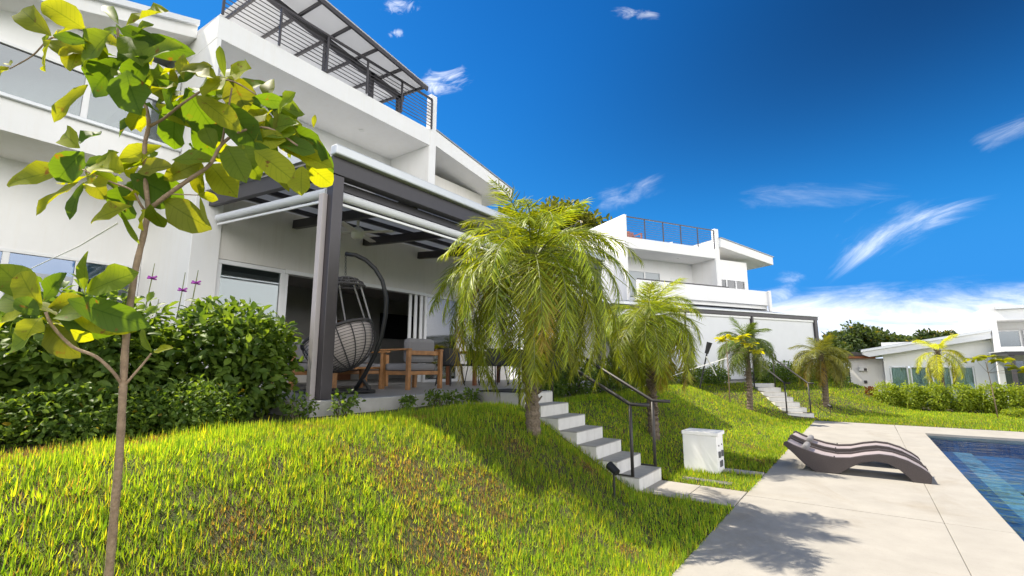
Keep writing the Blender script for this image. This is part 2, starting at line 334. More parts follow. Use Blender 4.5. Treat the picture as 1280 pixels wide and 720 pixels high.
# ------------------------------------------------------------------ terrain
def height(x, y):
    x = np.asarray(x, float); y = np.asarray(y, float)
    t = np.clip((x + 4.6) / 3.2, 0, 1)
    convex = 1.02 * (1 - sst(x, -4.25, -1.55))
    conc = np.clip(.575 * (-2.52 - x), 0, 1.0) * .98
    wq = sst(y, 5.25, 6.1) * (1 - .75 * sst(y, 8.6, 10.5))
    z1 = convex * (1 - wq) + conc * wq
    z1 = z1 * (1 - sst(y, 14.2, 18.5))
    lx = (x - P2[0]) * N2[0] + (y - P2[1]) * N2[1]; ly = (x - P2[0]) * E1[0] + (y - P2[1]) * E1[1]
    z2 = .98 * (1 - sst(lx, .55, 3.9)) * (1 - sst(ly, 3.9, 6.9)) * sst(ly, -16, -9)
    z = np.maximum(z1, z2)
    z = z + .05 * (vnoise(x, y, .9, 3) - .5) * np.clip(z * 4, 0, 1)
    return np.where(x > -1.37, np.where(y > 17.6, z2, 0), z)
XD0, XD1 = -1.37, 1.05          # deck edge, pool edge
YP1 = 15.75                      # pool far end
def st1(x, y): return (x > -4.45) & (x < -2.45) & (y > 6.24) & (y < 7.16)
def st2(x, y):
    a = (x - S2a[0]) * S2d[0] + (y - S2a[1]) * S2d[1]; b = (x - S2a[0]) * S2w[0] + (y - S2a[1]) * S2w[1]
    return (a > -.4) & (a < 2.72) & (b > -.03) & (b < .84)
def path1(x, y): return (x > -2.62) & (x < -1.3) & (y > 6.24) & (y < 7.08)
def lawn_patch(name, xs, ys, drop=.0):
    X, Y = np.meshgrid(xs, ys, indexing='ij'); Z = height(X, Y) - drop
    V = np.stack([X, Y, Z], -1).reshape(-1, 3); nx, ny = len(xs), len(ys)
    I = (np.arange(nx - 1)[:, None] * ny + np.arange(ny - 1)[None, :]); F = np.stack([I, I + ny, I + ny + 1, I + 1], -1).reshape(-1, 4)
    cx = V[F].mean(1)
    keep = ~(st1(cx[:, 0], cx[:, 1]) & (cx[:, 0] > -4.2)) & ~((cx[:, 0] > -4.0) & (cx[:, 0] < -2.6) & (cx[:, 1] > 6.3) & (cx[:, 1] < 7.1)) 
    o = npmesh(name, V, F[keep], MT['turf']); return tag(o, kind='structure')
def turfmat():
    m = mat('turf_soil', (.045, .055, .013), .95, c2=(.07, .05, .02), vscale=1.4, bump=.6, bscale=70)
    return m
MT['turf'] = turfmat()
lawn_patch('lawn_bank', np.concatenate([np.arange(-12, -5, .5), np.arange(-5, XD0 + .001, .11)]), np.arange(-6, 32, .2), .004)
lawn_patch('lawn', np.arange(XD0, 14.1, .5), np.arange(17.35, 26.1, .4), .004)
# ground sheet round the pool out to the horizon, dipping a little where the third house stands
gx = np.array([-900, -300, -120, -60, -30, -14, -6, -1.0, 1.04, 4, 9.0, 14, 20, 30, 60, 120, 300, 900.0]); gy = np.array([-900, -300, -100, -40, -20, -6, 2, 8, 15.76, 20, 23.5, 25.5, 27, 30, 36, 45, 60, 120, 300, 900.0])
X, Y = np.meshgrid(gx, gy, indexing='ij'); Z = -.03 - .62 * sst(Y, 24, 27) * sst(X, -2, .5)
V = np.stack([X, Y, Z], -1).reshape(-1, 3); ny = len(gy); I = (np.arange(len(gx) - 1)[:, None] * ny + np.arange(ny - 1)[None, :]); F = np.stack([I, I + ny, I + ny + 1, I + 1], -1).reshape(-1, 4)
c = V[F].mean(1); F = F[~((c[:, 0] > 1.04) & (c[:, 0] < 9) & (c[:, 1] > -6) & (c[:, 1] < 15.76))]
MT['field'] = mat('far_grass', (.07, .10, .025), .95, var=.4, vscale=.3)
tag(npmesh('ground', V, F, MT['field'], smooth=False), kind='structure')

# pool deck: slabs with open joints over a bed
mb = MB()
ysl = [-6, -.1, 5.2 + 1.72, 12.7, 17.4]
for i in range(len(ysl) - 1):
    mb.box((XD0, ysl[i] + .011, -.14), (.52, ysl[i + 1] - .011, 0))
    mb.box((.524, ysl[i] + .006, -.14), (XD1, min(ysl[i + 1] - .006, YP1), 0.0))
mb.box((.53, YP1 + .006, -.14), (9.6, 17.394, 0))
tag(mb.build('pool_deck', MT['concrete'], bevel=.006), kind='structure')
tag(part('deck_bed', MT['drain'], None, ((XD0, -6, -.3), (XD1 - .03, YP1 + .03, -.022)), ((.53, YP1 + .03, -.3), (9.6, 17.39, -.022))), kind='structure')
tag(part('path', MT['concrete'], None, ((-2.52, 6.27, -.1), (-1.95, 7.06, .008)), ((-1.942, 6.27, -.1), (XD0 - .006, 7.06, .008)), bevel=.005), kind='structure')
tag(part('small_path', MT['concrete'], None, ((-1.92, 8.2, -.1), (XD0 - .006, 8.42, .02)), bevel=.005), kind='structure')
tag(part('soakaway', MT['drain'], None, ((-2.3, 7.3, -.1), (-1.62, 7.48, .012))), kind='structure')
# pool
def tiles(name, c, c2, sc=22):
    m = bpy.data.materials.new(name); m.use_nodes = True; t = m.node_tree; b = t.nodes['Principled BSDF']; tcn = t.nodes.new('ShaderNodeTexCoord')
    br = t.nodes.new('ShaderNodeTexBrick'); br.offset = 0; br.inputs['Scale'].default_value = sc; br.inputs['Color1'].default_value = (*c, 1); br.inputs['Color2'].default_value = (*c2, 1); br.inputs['Mortar'].default_value = (.12, .17, .24, 1); br.inputs['Mortar Size'].default_value = .03; br.inputs['Brick Width'].default_value = 1; br.inputs['Row Height'].default_value = 1
    t.links.new(tcn.outputs['Object'], br.inputs['Vector']); t.links.new(br.outputs[0], b.inputs['Base Color']); b.inputs['Roughness'].default_value = .3
    return m
MT['tile'] = tiles('pool_mosaic', (.018, .07, .20), (.03, .12, .30))
MT['tile_sparkle'] = tiles('ledge_sparkle_mosaic', (.20, .26, .34), (.40, .46, .52), 30)  # pale colours stand in for the sunlit sparkle along the bench
MT['tile2'] = tiles('bench_mosaic', (.055, .14, .29), (.10, .22, .40), 30)
pb = MB(); x0, x1, y0, y1, zb = XD1, 8.9, -5.9, YP1, -1.35
pb.box((x0 - .2, y0, zb - .15), (x1 + .2, y1 + .2, zb)).box((x0 - .25, y0, zb), (x0, y1 + .2, -.142)).box((x1, y0, zb), (x1 + .2, y1 + .2, -.142)).box((x0, y1, zb), (x1, y1 + .2, -.142))
tag(pb.build('pool_basin', MT['tile']), kind='structure')
tag(part('pool_ledge', MT['tile_sparkle'], None, ((x0 + .46, y0, zb), (x0 + .78, y1 - .002, -.40))), kind='structure')
tag(part('pool_dark_strip', MT['tile'], None, ((x0 + .002, y0, zb), (x0 + .459, y1 - .002, -.402))), kind='structure')  # inner strip of the bench in the dark tile, level with the ledge
tag(part('pool_bench', MT['tile2'], None, ((x0 + .781, 11.6, zb), (x1 - .01, y1 - .002, -.44)), ((x0 + .781, 11.1, zb), (x1 - .01, 11.59, -.72))), kind='structure')
def watermat():
    m = bpy.data.materials.new('water'); m.use_nodes = True; t = m.node_tree; t.nodes.remove(t.nodes['Principled BSDF'])
    tcn = t.nodes.new('ShaderNodeTexCoord'); mp = t.nodes.new('ShaderNodeMapping'); mp.inputs['Scale'].default_value = (.45, 1.5, 1); t.links.new(tcn.outputs['Object'], mp.inputs[0])
    n1 = t.nodes.new('ShaderNodeTexNoise'); n1.inputs['Scale'].default_value = 2.2; n1.inputs['Detail'].default_value = 3; n1.inputs['Distortion'].default_value = 1.2; t.links.new(mp.outputs[0], n1.inputs[0])
    n2 = t.nodes.new('ShaderNodeTexNoise'); n2.inputs['Scale'].default_value = 14; n2.inputs['Detail'].default_value = 3; t.links.new(mp.outputs[0], n2.inputs[0])
    ad = t.nodes.new('ShaderNodeMath'); ad.operation = 'MULTIPLY_ADD'; ad.inputs[1].default_value = .10; t.links.new(n2.outputs[0], ad.inputs[0]); t.links.new(n1.outputs[0], ad.inputs[2])
    bp = t.nodes.new('ShaderNodeBump'); bp.inputs['Strength'].default_value = 1.0; bp.inputs['Distance'].default_value = .24; t.links.new(ad.outputs[0], bp.inputs['Height'])
    tr = t.nodes.new('ShaderNodeBsdfTransparent'); tr.inputs[0].default_value = (.50, .78, .95, 1)
    gl = t.nodes.new('ShaderNodeBsdfGlossy'); gl.inputs['Roughness'].default_value = .02; t.links.new(bp.outputs[0], gl.inputs['Normal'])
    fr = t.nodes.new('ShaderNodeFresnel'); fr.inputs[0].default_value = 1.33; t.links.new(bp.outputs[0], fr.inputs['Normal'])
    mxs = t.nodes.new('ShaderNodeMixShader'); t.links.new(fr.outputs[0], mxs.inputs[0]); t.links.new(tr.outputs[0], mxs.inputs[1]); t.links.new(gl.outputs[0], mxs.inputs[2])
    t.links.new(mxs.outputs[0], t.nodes['Material Output'].inputs['Surface']); return m
tag(MB().add([(x0, y0, -.055), (x1, y0, -.055), (x1, y1, -.055), (x0, y1, -.055)], [(0, 1, 2, 3)]).build('pool_water', watermat()), kind='structure')
# patios and planting beds
PZ = 1.19
tag(part('patio', MT['patio'], None, ((-12.5, 3.2, -.2), (-5.42, 12.6, PZ)), ((-5.42, 6.2, .3), (-4.72, 7.2, PZ)), local=False), kind='structure')
tag(part('patio_edging', MT['kerb'], None, ((-5.42, 3.28, .2), (-5.28, 6.195, PZ + .004)), ((-5.42, 7.205, .2), (-5.28, 12.6, PZ + .004)), ((-4.716, 6.2, .3), (-4.35, 7.2, PZ + .004)), bevel=.008), kind='structure')
tag(part('planting_bed', MT['soil'], None, ((-8.6, -4, -.2), (-4.72, 3.27, .985)), ((-5.279, 3.27, -.2), (-4.72, 6.19, .985)), ((-5.279, 7.21, -.2), (-4.72, 12.4, .985))), kind='structure')
def L2(lx, ly, z=0): p = P2 + N2 * lx + E1 * ly; return (p[0], p[1], z)
def box2(mb, a, b):
    x0, x1 = sorted((a[0], b[0])); y0, y1 = sorted((a[1], b[1])); z0, z1 = a[2], b[2]
    return mb.prism([L2(x0, y0, z0), L2(x1, y0, z0), L2(x1, y1, z0), L2(x0, y1, z0)], (0, 0, z1 - z0))
tag(box2(MB(), (-9, -9, -.3), (.25, 4.4, 1.06)).build('terrace', MT['patio']), kind='structure')

# ------------------------------------------------------------------ houses
def window(parent, x, y0, y1, z0, z1, n, name='window', gm='glass', fr=.055, curtain=False, dep=.06):
    """sliding window in a wall facing local +x: frame with n leaves, a pane in each"""
    mb = MB(); wy = (y1 - y0) / n
    mb.box((x - dep, y0, z0), (x + .02, y1, z0 + fr)).box((x - dep, y0, z1 - fr), (x + .02, y1, z1))
    mb.box((x - dep, y0, z0 + fr), (x + .02, y0 + fr, z1 - fr)).box((x - dep, y1 - fr, z0 + fr), (x + .02, y1, z1 - fr))
    for i in range(1, n): mb.box((x - dep, y0 + wy * i - fr * .8, z0 + fr), (x + .012, y0 + wy * i + fr * .8, z1 - fr))
    o = mb.build(name, MT['alu'], parent, True, bevel=.006)
    for i in range(n):
        a = y0 + wy * i + (fr if i == 0 else fr * .8); b = y0 + wy * (i + 1) - (fr if i == n - 1 else fr * .8)
        MB().box((x - .025, a, z0 + fr), (x - .017, b, z1 - fr)).build('pane', MT[gm], o, True)
        if curtain:
            pts = []; k = 40
            cv = MB()
            for j in range(k + 1):
                yy = a + (b - a) * j / k; xx = x - .16 + .035 * math.sin(j * 1.35 + i)
                cv.v += [Vector((xx, yy, z0 + .02)), Vector((xx, yy, z1 - .02))]
            cv.f = [(2 * j, 2 * j + 2, 2 * j + 3, 2 * j + 1) for j in range(k)]
            cv.build('curtain', MT['curtain'], o, True, smooth=True)
    return o
def railing(parent, pts, z0, z1, bars=7, step=1.05, name='railing', m='steel'):
    mb = MB()
    for a, b in zip(pts[:-1], pts[1:]):
        a = Vector((*a, 0)); b = Vector((*b, 0)); L = (b - a).length; n = max(1, round(L / step))
        for i in range(n + 1):
            p = a.lerp(b, i / n); mb.beam(p + Vector((0, 0, z0)), p + Vector((0, 0, z1)), .04, .04)
        mb.beam(a + Vector((0, 0, z1)), b + Vector((0, 0, z1)), .05, .045)
        for j in range(bars):
            z = z0 + .07 + (z1 - z0 - .12) * j / bars; mb.beam(a + Vector((0, 0, z)), b + Vector((0, 0, z)), .014, .014)
    return mb.build(name, MT[m], parent, True)

# ---- house one, beside the lawn: local frame = world shifted to (-9, 3.25, 0); y' = y-3.25, x' = x+9
OX, OY = -9.0, 3.25
h1 = thing('house', 'large white two storey house with a rooftop terrace rising behind the dark steel pergola', 'house', (OX, OY, 0))
def hb(*bx): return [((a[0] - OX, a[1] - OY, a[2]), (b[0] - OX, b[1] - OY, b[2])) for a, b in bx]
WX = -9.2
# ground floor front wall under the pergola with the door openings left open
part('wall', MT['warm'], h1, *hb(((WX - .2, 3.72, 3.52), (WX, 12.5, 5.2)), ((WX - .2, 10.15, PZ), (WX, 12.5, 3.519)), ((-16, 12.3, PZ), (WX - .201, 12.5, 5.2))))
# block's side wall and pier
part('side_wall', MT['white'], h1, *hb(((-11.75, 3.26, .2), (WX + .03, 3.719, 5.2)), ((-16, 3.26, .2), (-11.751, 3.5, 5.2))), bevel=.01)
# upper floor: loggia frame, parapet band, pillar
part('upper_wall', MT['white'], h1,
     *hb(((-10.6, 3.252, 5.2), (-9.0, 3.33, 7.54)), ((-16, 3.25, 7.54), (-9.0, 8.62, 8.0)), ((-10.8, 3.33, 5.2), (-10.6, 12.0, 7.54)), ((-10.599, 8.6, 5.2), (-9.004, 8.68, 7.54)),
         ((-9.16, 8.621, 5.2), (-8.99, 8.84, 9.06)), ((-16, 8.622, 7.54), (-9.161, 8.83, 8.0))), bevel=.008)
part('rear_wall', MT['white'], h1, *hb(((-16.2, 3.25, .2), (-16, 12.5, 7.54)), ((-16, 3.25, 5.2), (-15.8, 3.33, 7.54))))
part('balcony_slab', MT['white'], h1, *hb(((-10.6, 3.331, 5.0), (-9.02, 12.3, 5.199))), bevel=.008)
railing(h1, [(.05 , .03), (.05, 5.36)], 8.0, 8.86, 8, 1.06)
# rooftop canopy: steel frame and pale sheets
cz = lambda x, y: 9.28 + (-8.7 - x) * .10 - .155 * (y - 5)
def cp(x, y, dz=0): return (x - OX, y - OY, cz(x, y) + dz)
cn = MB()
for y in (5.7, 7.0, 7.9): cn.beam((-9.5 - OX, y - OY, 8.0), cp(-9.5, y, -.05), .10, .10, (0, 1, 0))
for y in (4.4, 7.0): cn.beam((-13 - OX, y - OY, 8.0), cp(-13, y, -.05), .10, .10, (0, 1, 0))
for x in (-9.5, -13): cn.beam(cp(x, 4.2, -.11), cp(x, 8.05, -.11), .10, .16)
for k in range(6): y = 4.25 + k * .75; cn.beam(cp(-8.6, y), cp(-13.4, y), .05, .07)
cn.beam(cp(-8.6, 4.15), cp(-8.6, 8.1), .05, .10)
cn.build('canopy_frame', MT['steel'], h1, True)
MB().add([cp(-8.57, 4.15, .06), cp(-13.5, 4.15, .06), cp(-13.5, 8.1, .06), cp(-8.57, 8.1, .06), cp(-8.57, 4.15, .085), cp(-13.5, 4.15, .085), cp(-13.5, 8.1, .085), cp(-8.57, 8.1, .085)], [(0, 1, 2, 3), (4, 7, 6, 5), (0, 4, 5, 1), (1, 5, 6, 2), (2, 6, 7, 3), (3, 7, 4, 0)]).build('canopy_roof', MT['poly'], h1, True)
# right wing with its falling roof
wg = MB()
yA, yB = 8.842, 12.45
def zt(y): return 8.06 - (y - yA) * .167
wg.prism([(-9.0 - OX, yA - OY, zt(yA)), (-9.0 - OX, yB - OY, zt(yB)), (-9.0 - OX, yB - OY, zt(yB) - .36), (-9.0 - OX, yA - OY, zt(yA) - .44)], (-7.2, 0, 0))
wg.build('wing_roof', MT['white'], h1, True, bevel=.01)
rt = MB(); rt.prism([(-8.97 - OX, yA - OY, zt(yA) + .003), (-8.97 - OX, yB + .04 - OY, zt(yB) - .004), (-8.97 - OX, yB + .04 - OY, zt(yB) + .03), (-8.97 - OX, yA - OY, zt(yA) + .037)], (-7.26, 0, 0)); rt.build('roof_sheet', MT['roofsheet'], h1, True)
part('wing_wall', MT['warm'], h1, *hb(((-10.2, 8.85, 5.2), (-9.75, 11.75, 7.2)), ((-15.9, 11.55, 5.2), (-10.201, 11.75, 7.12))))
# left wing: upper floor overhanging the ground floor
lw = MB()
def zl(y): return 8.27 + (y - 3.25) * .30
for xa, xb, lo in ((-9.95, -16, .34),):
    lw.prism([(xa - OX, 3.245 - OY, zl(3.245)), (xa - OX, .35 - OY, zl(.35)), (xa - OX, .35 - OY, zl(.35) - lo), (xa - OX, 3.245 - OY, zl(3.245) - lo)], (xb - xa, 0, 0))
lw.build('left_wing_roof', MT['white'], h1, True, bevel=.01)
gt = MB(); gt.prism([(-9.86 - OX, 3.24 - OY, zl(3.24) + .01), (-9.86 - OX, .3 - OY, zl(.3) + .01), (-9.86 - OX, .3 - OY, zl(.3) - .10), (-9.86 - OX, 3.24 - OY, zl(3.24) - .10)], (-.08, 0, 0)); gt.build('gutter', MT['flash'], h1, True)
part('left_wing_wall', MT['white'], h1, *hb(((-10.75, .45, 6.69), (-10.55, 3.245, 7.4)), ((-10.75, .45, 5.1), (-10.12, 3.245, 5.60)), ((-10.75, .45, 5.601), (-10.55, .56, 6.689)), ((-16, .45, 5.1), (-10.751, .56, 7.3)), ((-16, .56, 5.1), (-10.751, 3.245, 5.3)),
     ((-11.7, .45, 3.56), (-11.5, 3.255, 5.099)), ((-11.7, .3, .2), (-11.5, .45, 5.099)), ((-16, .3, .2), (-11.7, .44, 5.099))))
part('sill', MT['flash'], h1, *hb(((-10.56, .5, 5.602), (-10.05, 3.24, 5.66))), bevel=.006)
part('downpipe', MT['flash'], h1, *hb(((-10.52, 3.17, 5.661), (-10.46, 3.235, 7.5))))
window(h1, -10.52 - OX, .56 - OY, 3.24 - OY, 5.662, 6.688, 2, gm='glassd')
window(h1, -11.5 - OX, .46 - OY, 3.25 - OY, PZ, 3.56, 3, name='sliding_door', gm='glassd')
# interior of left wing (dim, so that the glass shows dark)
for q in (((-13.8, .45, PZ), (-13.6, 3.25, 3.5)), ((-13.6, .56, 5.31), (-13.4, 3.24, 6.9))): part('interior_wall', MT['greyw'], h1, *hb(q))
# pergola side sliding doors: fixed leaf, open middle, stacked leaves, fixed leaf
window(h1, WX - .03 - OX, 3.72 - OY, 4.98 - OY, PZ, 3.515, 1, name='sliding_door', gm='glass', fr=.08)
window(h1, WX - .03 - OX, 8.82 - OY, 10.15 - OY, PZ, 3.515, 1, name='sliding_door', gm='glassd', fr=.08)
for k in range(3):
    part('stacked_door', MT['alu'], h1, *hb(((WX - .14 + .045 * k, 8.36 + .15 * k, PZ + .02), (WX - .105 + .045 * k, 8.45 + .15 * k, 3.47))), bevel=.005)
part('door_head', MT['alu'], h1, *hb(((WX - .18, 4.981, 3.44), (WX + .015, 8.819, 3.518)), ((WX - .14, 4.981, PZ + .02), (WX - .02, 5.06, 3.439))), bevel=.005)
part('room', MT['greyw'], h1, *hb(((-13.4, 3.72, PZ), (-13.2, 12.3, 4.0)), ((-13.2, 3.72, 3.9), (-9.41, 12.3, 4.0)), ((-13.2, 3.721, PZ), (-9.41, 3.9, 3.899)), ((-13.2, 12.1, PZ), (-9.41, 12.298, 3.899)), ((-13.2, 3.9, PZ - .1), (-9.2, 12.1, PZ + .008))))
part('bookcase', MT['wood2'], h1, *hb(((-13.19, 8.3, PZ + .01), (-12.9, 9.3, 3.0))))
part('kitchen_island', MT['warm'], h1, *hb(((-12.3, 6.2, PZ + .01), (-11.6, 7.6, 2.1))))
for x, y, z in ((-9.8, 4.6, 7.538), (-9.8, 7.0, 7.538), (-9.5, 11.9, 7.20)):
    MB().tube([(x - OX, y - OY, z), (x - OX, y - OY, z - .012)], .07, 14).build('downlight', MT['lampglass'], h1, True)
tvo = part('television', MT['tv'], None, ((-13.19, 10.55, 2.55), (-13.1, 12.0, 3.4)), bevel=.01); tag(tvo, 'black flat television on the dim back wall of the living room', 'television')

# ---- pergola one
pg = thing('pergola', 'dark steel pergola with pale roof sheets covering the tiled patio of the near house', 'pergola', (-5.5, 3.5, PZ))
PY0, PY1 = 3.5, 11.4
zp = lambda x: 4.26 + (-5.5 - x) * .085          # roof line rising to the house
for y in (PY0, PY1):
    po = MB().box((-5.58, y, PZ), (-5.44, y + .16, 4.12)).build('post', MT['steel2'], pg, bevel=.006)
    if y == PY0: MB().box((-5.64, y - .075, PZ), (-5.545, y - .003, 3.86)).build('blind_guide', MT['guide'], po, bevel=.006)
MB().box((-5.60, PY0 - .04, 4.121), (-5.42, PY1 + .2, 4.36)).build('front_beam', MT['steel'], pg, bevel=.006)
for y in (PY0 + .02,) : MB().beam((-5.61, y, zp(-5.6) - .03), (WX + .035, y, zp(WX) - .03), .10, .24).build('side_beam', MT['steel'], pg)
for y in (5.1, 6.82, 8.53, 10.2, 11.4): MB().beam((-5.61, y, zp(-5.6) - .10), (WX + .005, y, zp(WX) - .10), .10, .17).build('beam', MT['steel'], pg)
rf = MB()
for i in range(4):
    x = -6.3 - i * .75; rf.beam((x, PY0 - .02, zp(x) + .03), (x, PY1 + .1, zp(x) + .03), .06, .08)
rf.build('rafter', MT['steel'], pg)
MB().prism([(-5.58, PY0 - .03, zp(-5.58) + .11), (WX + .02, PY0 - .03, zp(WX) + .11), (WX + .02, PY0 - .03, zp(WX) + .135), (-5.58, PY0 - .03, zp(-5.58) + .135)], (0, PY1 - PY0 + .2, 0)).build('roof_panel', MT['poly'], pg)
gg = MB().box((-5.47, PY0 - .06, 4.362), (-5.33, PY1 + .22, 4.50)); gg.build('gutter', MT['flash'], pg, bevel=.02)
MB().prism([(-5.6, PY0 - .11, zp(-5.6) + .11), (WX + .04, PY0 - .11, zp(WX) + .11), (WX + .04, PY0 - .11, zp(WX) + .25), (-5.6, PY0 - .11, zp(-5.6) + .25)], (0, .07, 0)).build('side_flashing', MT['flash'], pg)
def roller(p, q, r, parent, bar=True):
    o = MB().tube([p, q], r, 16).build('roller_blind', MT['blind'], parent, smooth=False)
    d = Vector((0, 0, -r - .05)); MB().beam(Vector(p) + d, Vector(q) + d, .03, .035).build('bottom_bar', MT['alu'], o); return o
roller((-5.72, 3.62, 3.96), (-9.1, 3.62, 4.22), .065, pg)
roller((-5.66, 3.72, 3.93), (-5.66, 11.3, 3.93), .065, pg)
MB().box((-5.70, 3.72, 4.0), (-5.62, 11.3, 4.115)).build('blind_cassette', MT['steel'], pg)

# ---- ceiling fan hanging from the pergola
cf = thing('ceiling_fan', 'cream ceiling fan hanging under the pergola roof', 'fan', (-7.3, 5.25, 4.35))
MB().tube([(-7.3, 5.25, 4.40), (-7.3, 5.25, 4.12)], .025, 8).tube([(-7.3, 5.25, 4.40), (-7.3, 5.25, 4.33)], .07, 12).build('rod', MT['fanw'], cf)
MB().tube([(-7.3, 5.25, 4.12), (-7.3, 5.25, 4.08), (-7.3, 5.25, 3.94), (-7.3, 5.25, 3.90)], [.06, .11, .11, .06], 16).build('motor', MT['fanw'], cf, smooth=True)
for k in range(4):
    a = .5 + k * math.pi / 2; d = Vector((math.cos(a), math.sin(a), 0)); c0 = Vector((-7.3, 5.25, 4.03))
    MB().beam(c0 + d * .11, c0 + d * .68, .13, .012).build('blade', MT['fanw'], cf)

# ---- house two (local frame)
h2 = thing('house', 'white two storey house with a rooftop terrace beyond the lower palms', 'house', (P2[0], P2[1], 0), -A2)
UX = -3.2
part('wall', MT['white'], h2, ((UX - 5.5, -8.2, 0), (UX - .3, -3.2, 4.5)), ((UX - 5.5, -3.2, 0), (UX - .3, 4.2, 4.5)))
part('upper_wall', MT['white'], h2,
     ((UX - 6, -4.0, 4.5), (UX, -3.86, 8.47)), ((UX - 6, -3.859, 6.92), (UX, 1.65, 7.42)), ((UX - 1.75, -3.859, 4.5), (UX - 1.6, 1.65, 6.919)), ((UX - 1.6, 1.60, 4.5), (UX - .004, 1.649, 6.919)), ((UX - .22, 1.651, 4.5), (UX + .004, 1.9, 8.48)), bevel=.01)
railing(h2, [(UX - .07, -3.86), (UX - .07, 1.65)], 7.42, 8.40, 8, 1.1)
def z2(y): return 8.0 - (y - 1.9) * .165
MB().prism([(UX + .10, 1.902, z2(1.902)), (UX + .10, 5.7, z2(5.7)), (UX + .10, 5.7, z2(5.7) - .42), (UX + .10, 1.902, z2(1.902) - .46)], (-6, 0, 0)).build('wing_roof', MT['white'], h2, True, bevel=.01)
MB().prism([(UX + .14, 1.91, z2(1.91) + .002), (UX + .14, 5.75, z2(5.75) + .002), (UX + .14, 5.75, z2(5.75) + .04), (UX + .14, 1.91, z2(1.91) + .04)], (-6.1, 0, 0)).build('roof_sheet', MT['roofsheet'], h2, True)
part('wing_wall', MT['white'], h2, ((UX - 5.5, 1.9, 4.5), (UX - .32, 4.17, 5.2)), ((UX - 5.5, 1.9, 6.02), (UX - .32, 4.17, 7.0)), ((UX - 5.5, 1.9, 5.2), (UX - .9, 4.17, 6.02)), ((UX - .899, 3.95, 5.2), (UX - .32, 4.17, 6.02)))
window(h2, UX - .33, 1.95, 3.95, 5.2, 6.02, 3, gm='glassd', curtain=True)
window(h2, UX - 1.58, -3.6, -.6, 4.6, 6.3, 3, gm='glassd', name='sliding_door')
part('door', MT['alu'], h2, ((UX - 1.598, .1, 4.6), (UX - 1.56, 1.0, 6.1)), bevel=.01)
part('balcony_parapet', MT['white'], h2, ((UX + .55, -3.9, 4.62), (UX + .70, 4.35, 5.33)), ((UX - .2, 4.25, 4.0), (UX + .549, 4.35, 5.33)), ((UX + .701, 4.20, 4.0), (UX + .80, 4.38, 5.36)), bevel=.01)
part('balcony_slab', MT['white'], h2, ((UX - .3, -3.9, 4.45), (UX + .55, 4.249, 4.619)))
part('rail_bar', MT['steel'], h2, ((UX + .60, -3.9, 5.34), (UX + .65, 1.6, 5.40)))
MB().prism([(UX - 3.5, -1.7, 7.421), (UX - 3.5, .1, 7.421), (UX - 3.5, .1, 8.45), (UX - 3.5, -1.7, 7.62)], (-.2, 0, 0)).prism([(UX - 2.9, .12, 7.421), (UX - 2.9, 1.62, 7.421), (UX - 2.9, 1.62, 8.5), (UX - 2.9, .12, 7.75)], (-.2, 0, 0)).build('terrace_wall', MT['white'], h2, True)
part('left_wing', MT['white'], h2, ((UX - 6, -8.2, 4.5), (UX - .8, -4.002, 6.9)), bevel=.01)
for y in (-3.0, -.2): MB().tube([(UX - .7, y, 6.918), (UX - .7, y, 6.905)], .07, 12).build('downlight', MT['lampglass'], h2, True)
hoop = [(UX - 2.6, -4.6, 7.0), (UX - 2.6, -4.6, 8.7), (UX - 2.7, -4.55, 8.85), (UX - 3.0, -4.5, 8.92), (UX - 3.3, -4.5, 8.85), (UX - 3.4, -4.5, 8.7), (UX - 3.4, -4.5, 6.9)]
MB().tube(hoop, .025, 6).build('roof_ladder', MT['steel'], h2, True)
# rooftop chair
rc = thing('terrace_chair', 'reddish wooden armchair up on the far rooftop terrace behind its railing', 'chair', L2(UX - 1.3, -2.6, 7.425), -A2)
part('seat', MT['redchair'], rc, ((-.35, -.4, .28), (.35, .4, .36)), bevel=.01)
part('backrest', MT['redchair'], rc, *[((-.35 + .0, -.4 + .11 * k, .37), (-.31, -.33 + .11 * k, .80)) for k in range(8)])
for sy in (-.4, .36):
    part('armrest', MT['redchair'], rc, ((-.35, sy, .58), (.36, sy + .06, .62)), ((.30, sy, 0), (.36, sy + .06, .579)), ((-.35, sy, 0), (-.29, sy + .06, .279)))
# pergola two with its white blinds let down
pg2 = thing('pergola', 'dark steel pergola closed with white roller blinds on the far house', 'pergola', L2(0, 0, 1.06), -A2)
def p2(name, m, *bx, bevel=0, par=None): return part(name, MT[m], par or pg2, *[((a[0], a[1], a[2] - 1.06), (b[0], b[1], b[2] - 1.06)) for a, b in bx], bevel=bevel)
p2('front_beam', 'steel', ((-.16, -7.2, 3.66), (0, 4.1, 3.80)), bevel=.006)
for y in (3.86, -.17, -7.1): p2('post', 'steel', ((-.15, y, 1.06), (-.01, y + (.2 if y > 3 else .1), 3.659)), bevel=.006)
p2('gutter', 'flash', ((-.12, -7.25, 3.802), (.05, 4.14, 3.87)), bevel=.01)
MB().prism([(-.15, -7.2, 2.76), (UX - .25, -7.2, 3.44), (UX - .25, -7.2, 3.47), (-.15, -7.2, 2.79)], (0, 11.3, 0)).build('roof_panel', MT['roofsheet'], pg2, True)
MB().prism([(-.16, 3.95, 3.86 - 1.06), (-.16, 3.95, 3.66 - 1.06), (UX - .25, 3.95, 4.33 - 1.06), (UX - .25, 3.95, 4.52 - 1.06)], (0, .14, 0)).build('side_beam', MT['flash'], pg2, True)
for y0_, y1_ in ((-7.0, -3.8), (-3.7, -.19), (-.06, 3.85)):
    b = p2('roller_blind', 'blind', ((-.10, y0_, 1.10), (-.095, y1_, 3.58)))
    p2('blind_cassette', 'alu', ((-.14, y0_, 3.56), (-.04, y1_, 3.655)), bevel=.02, par=b)
p2('side_blind', 'blind', ((-3.3, 3.93, 1.10), (-.16, 3.935, 3.6)))

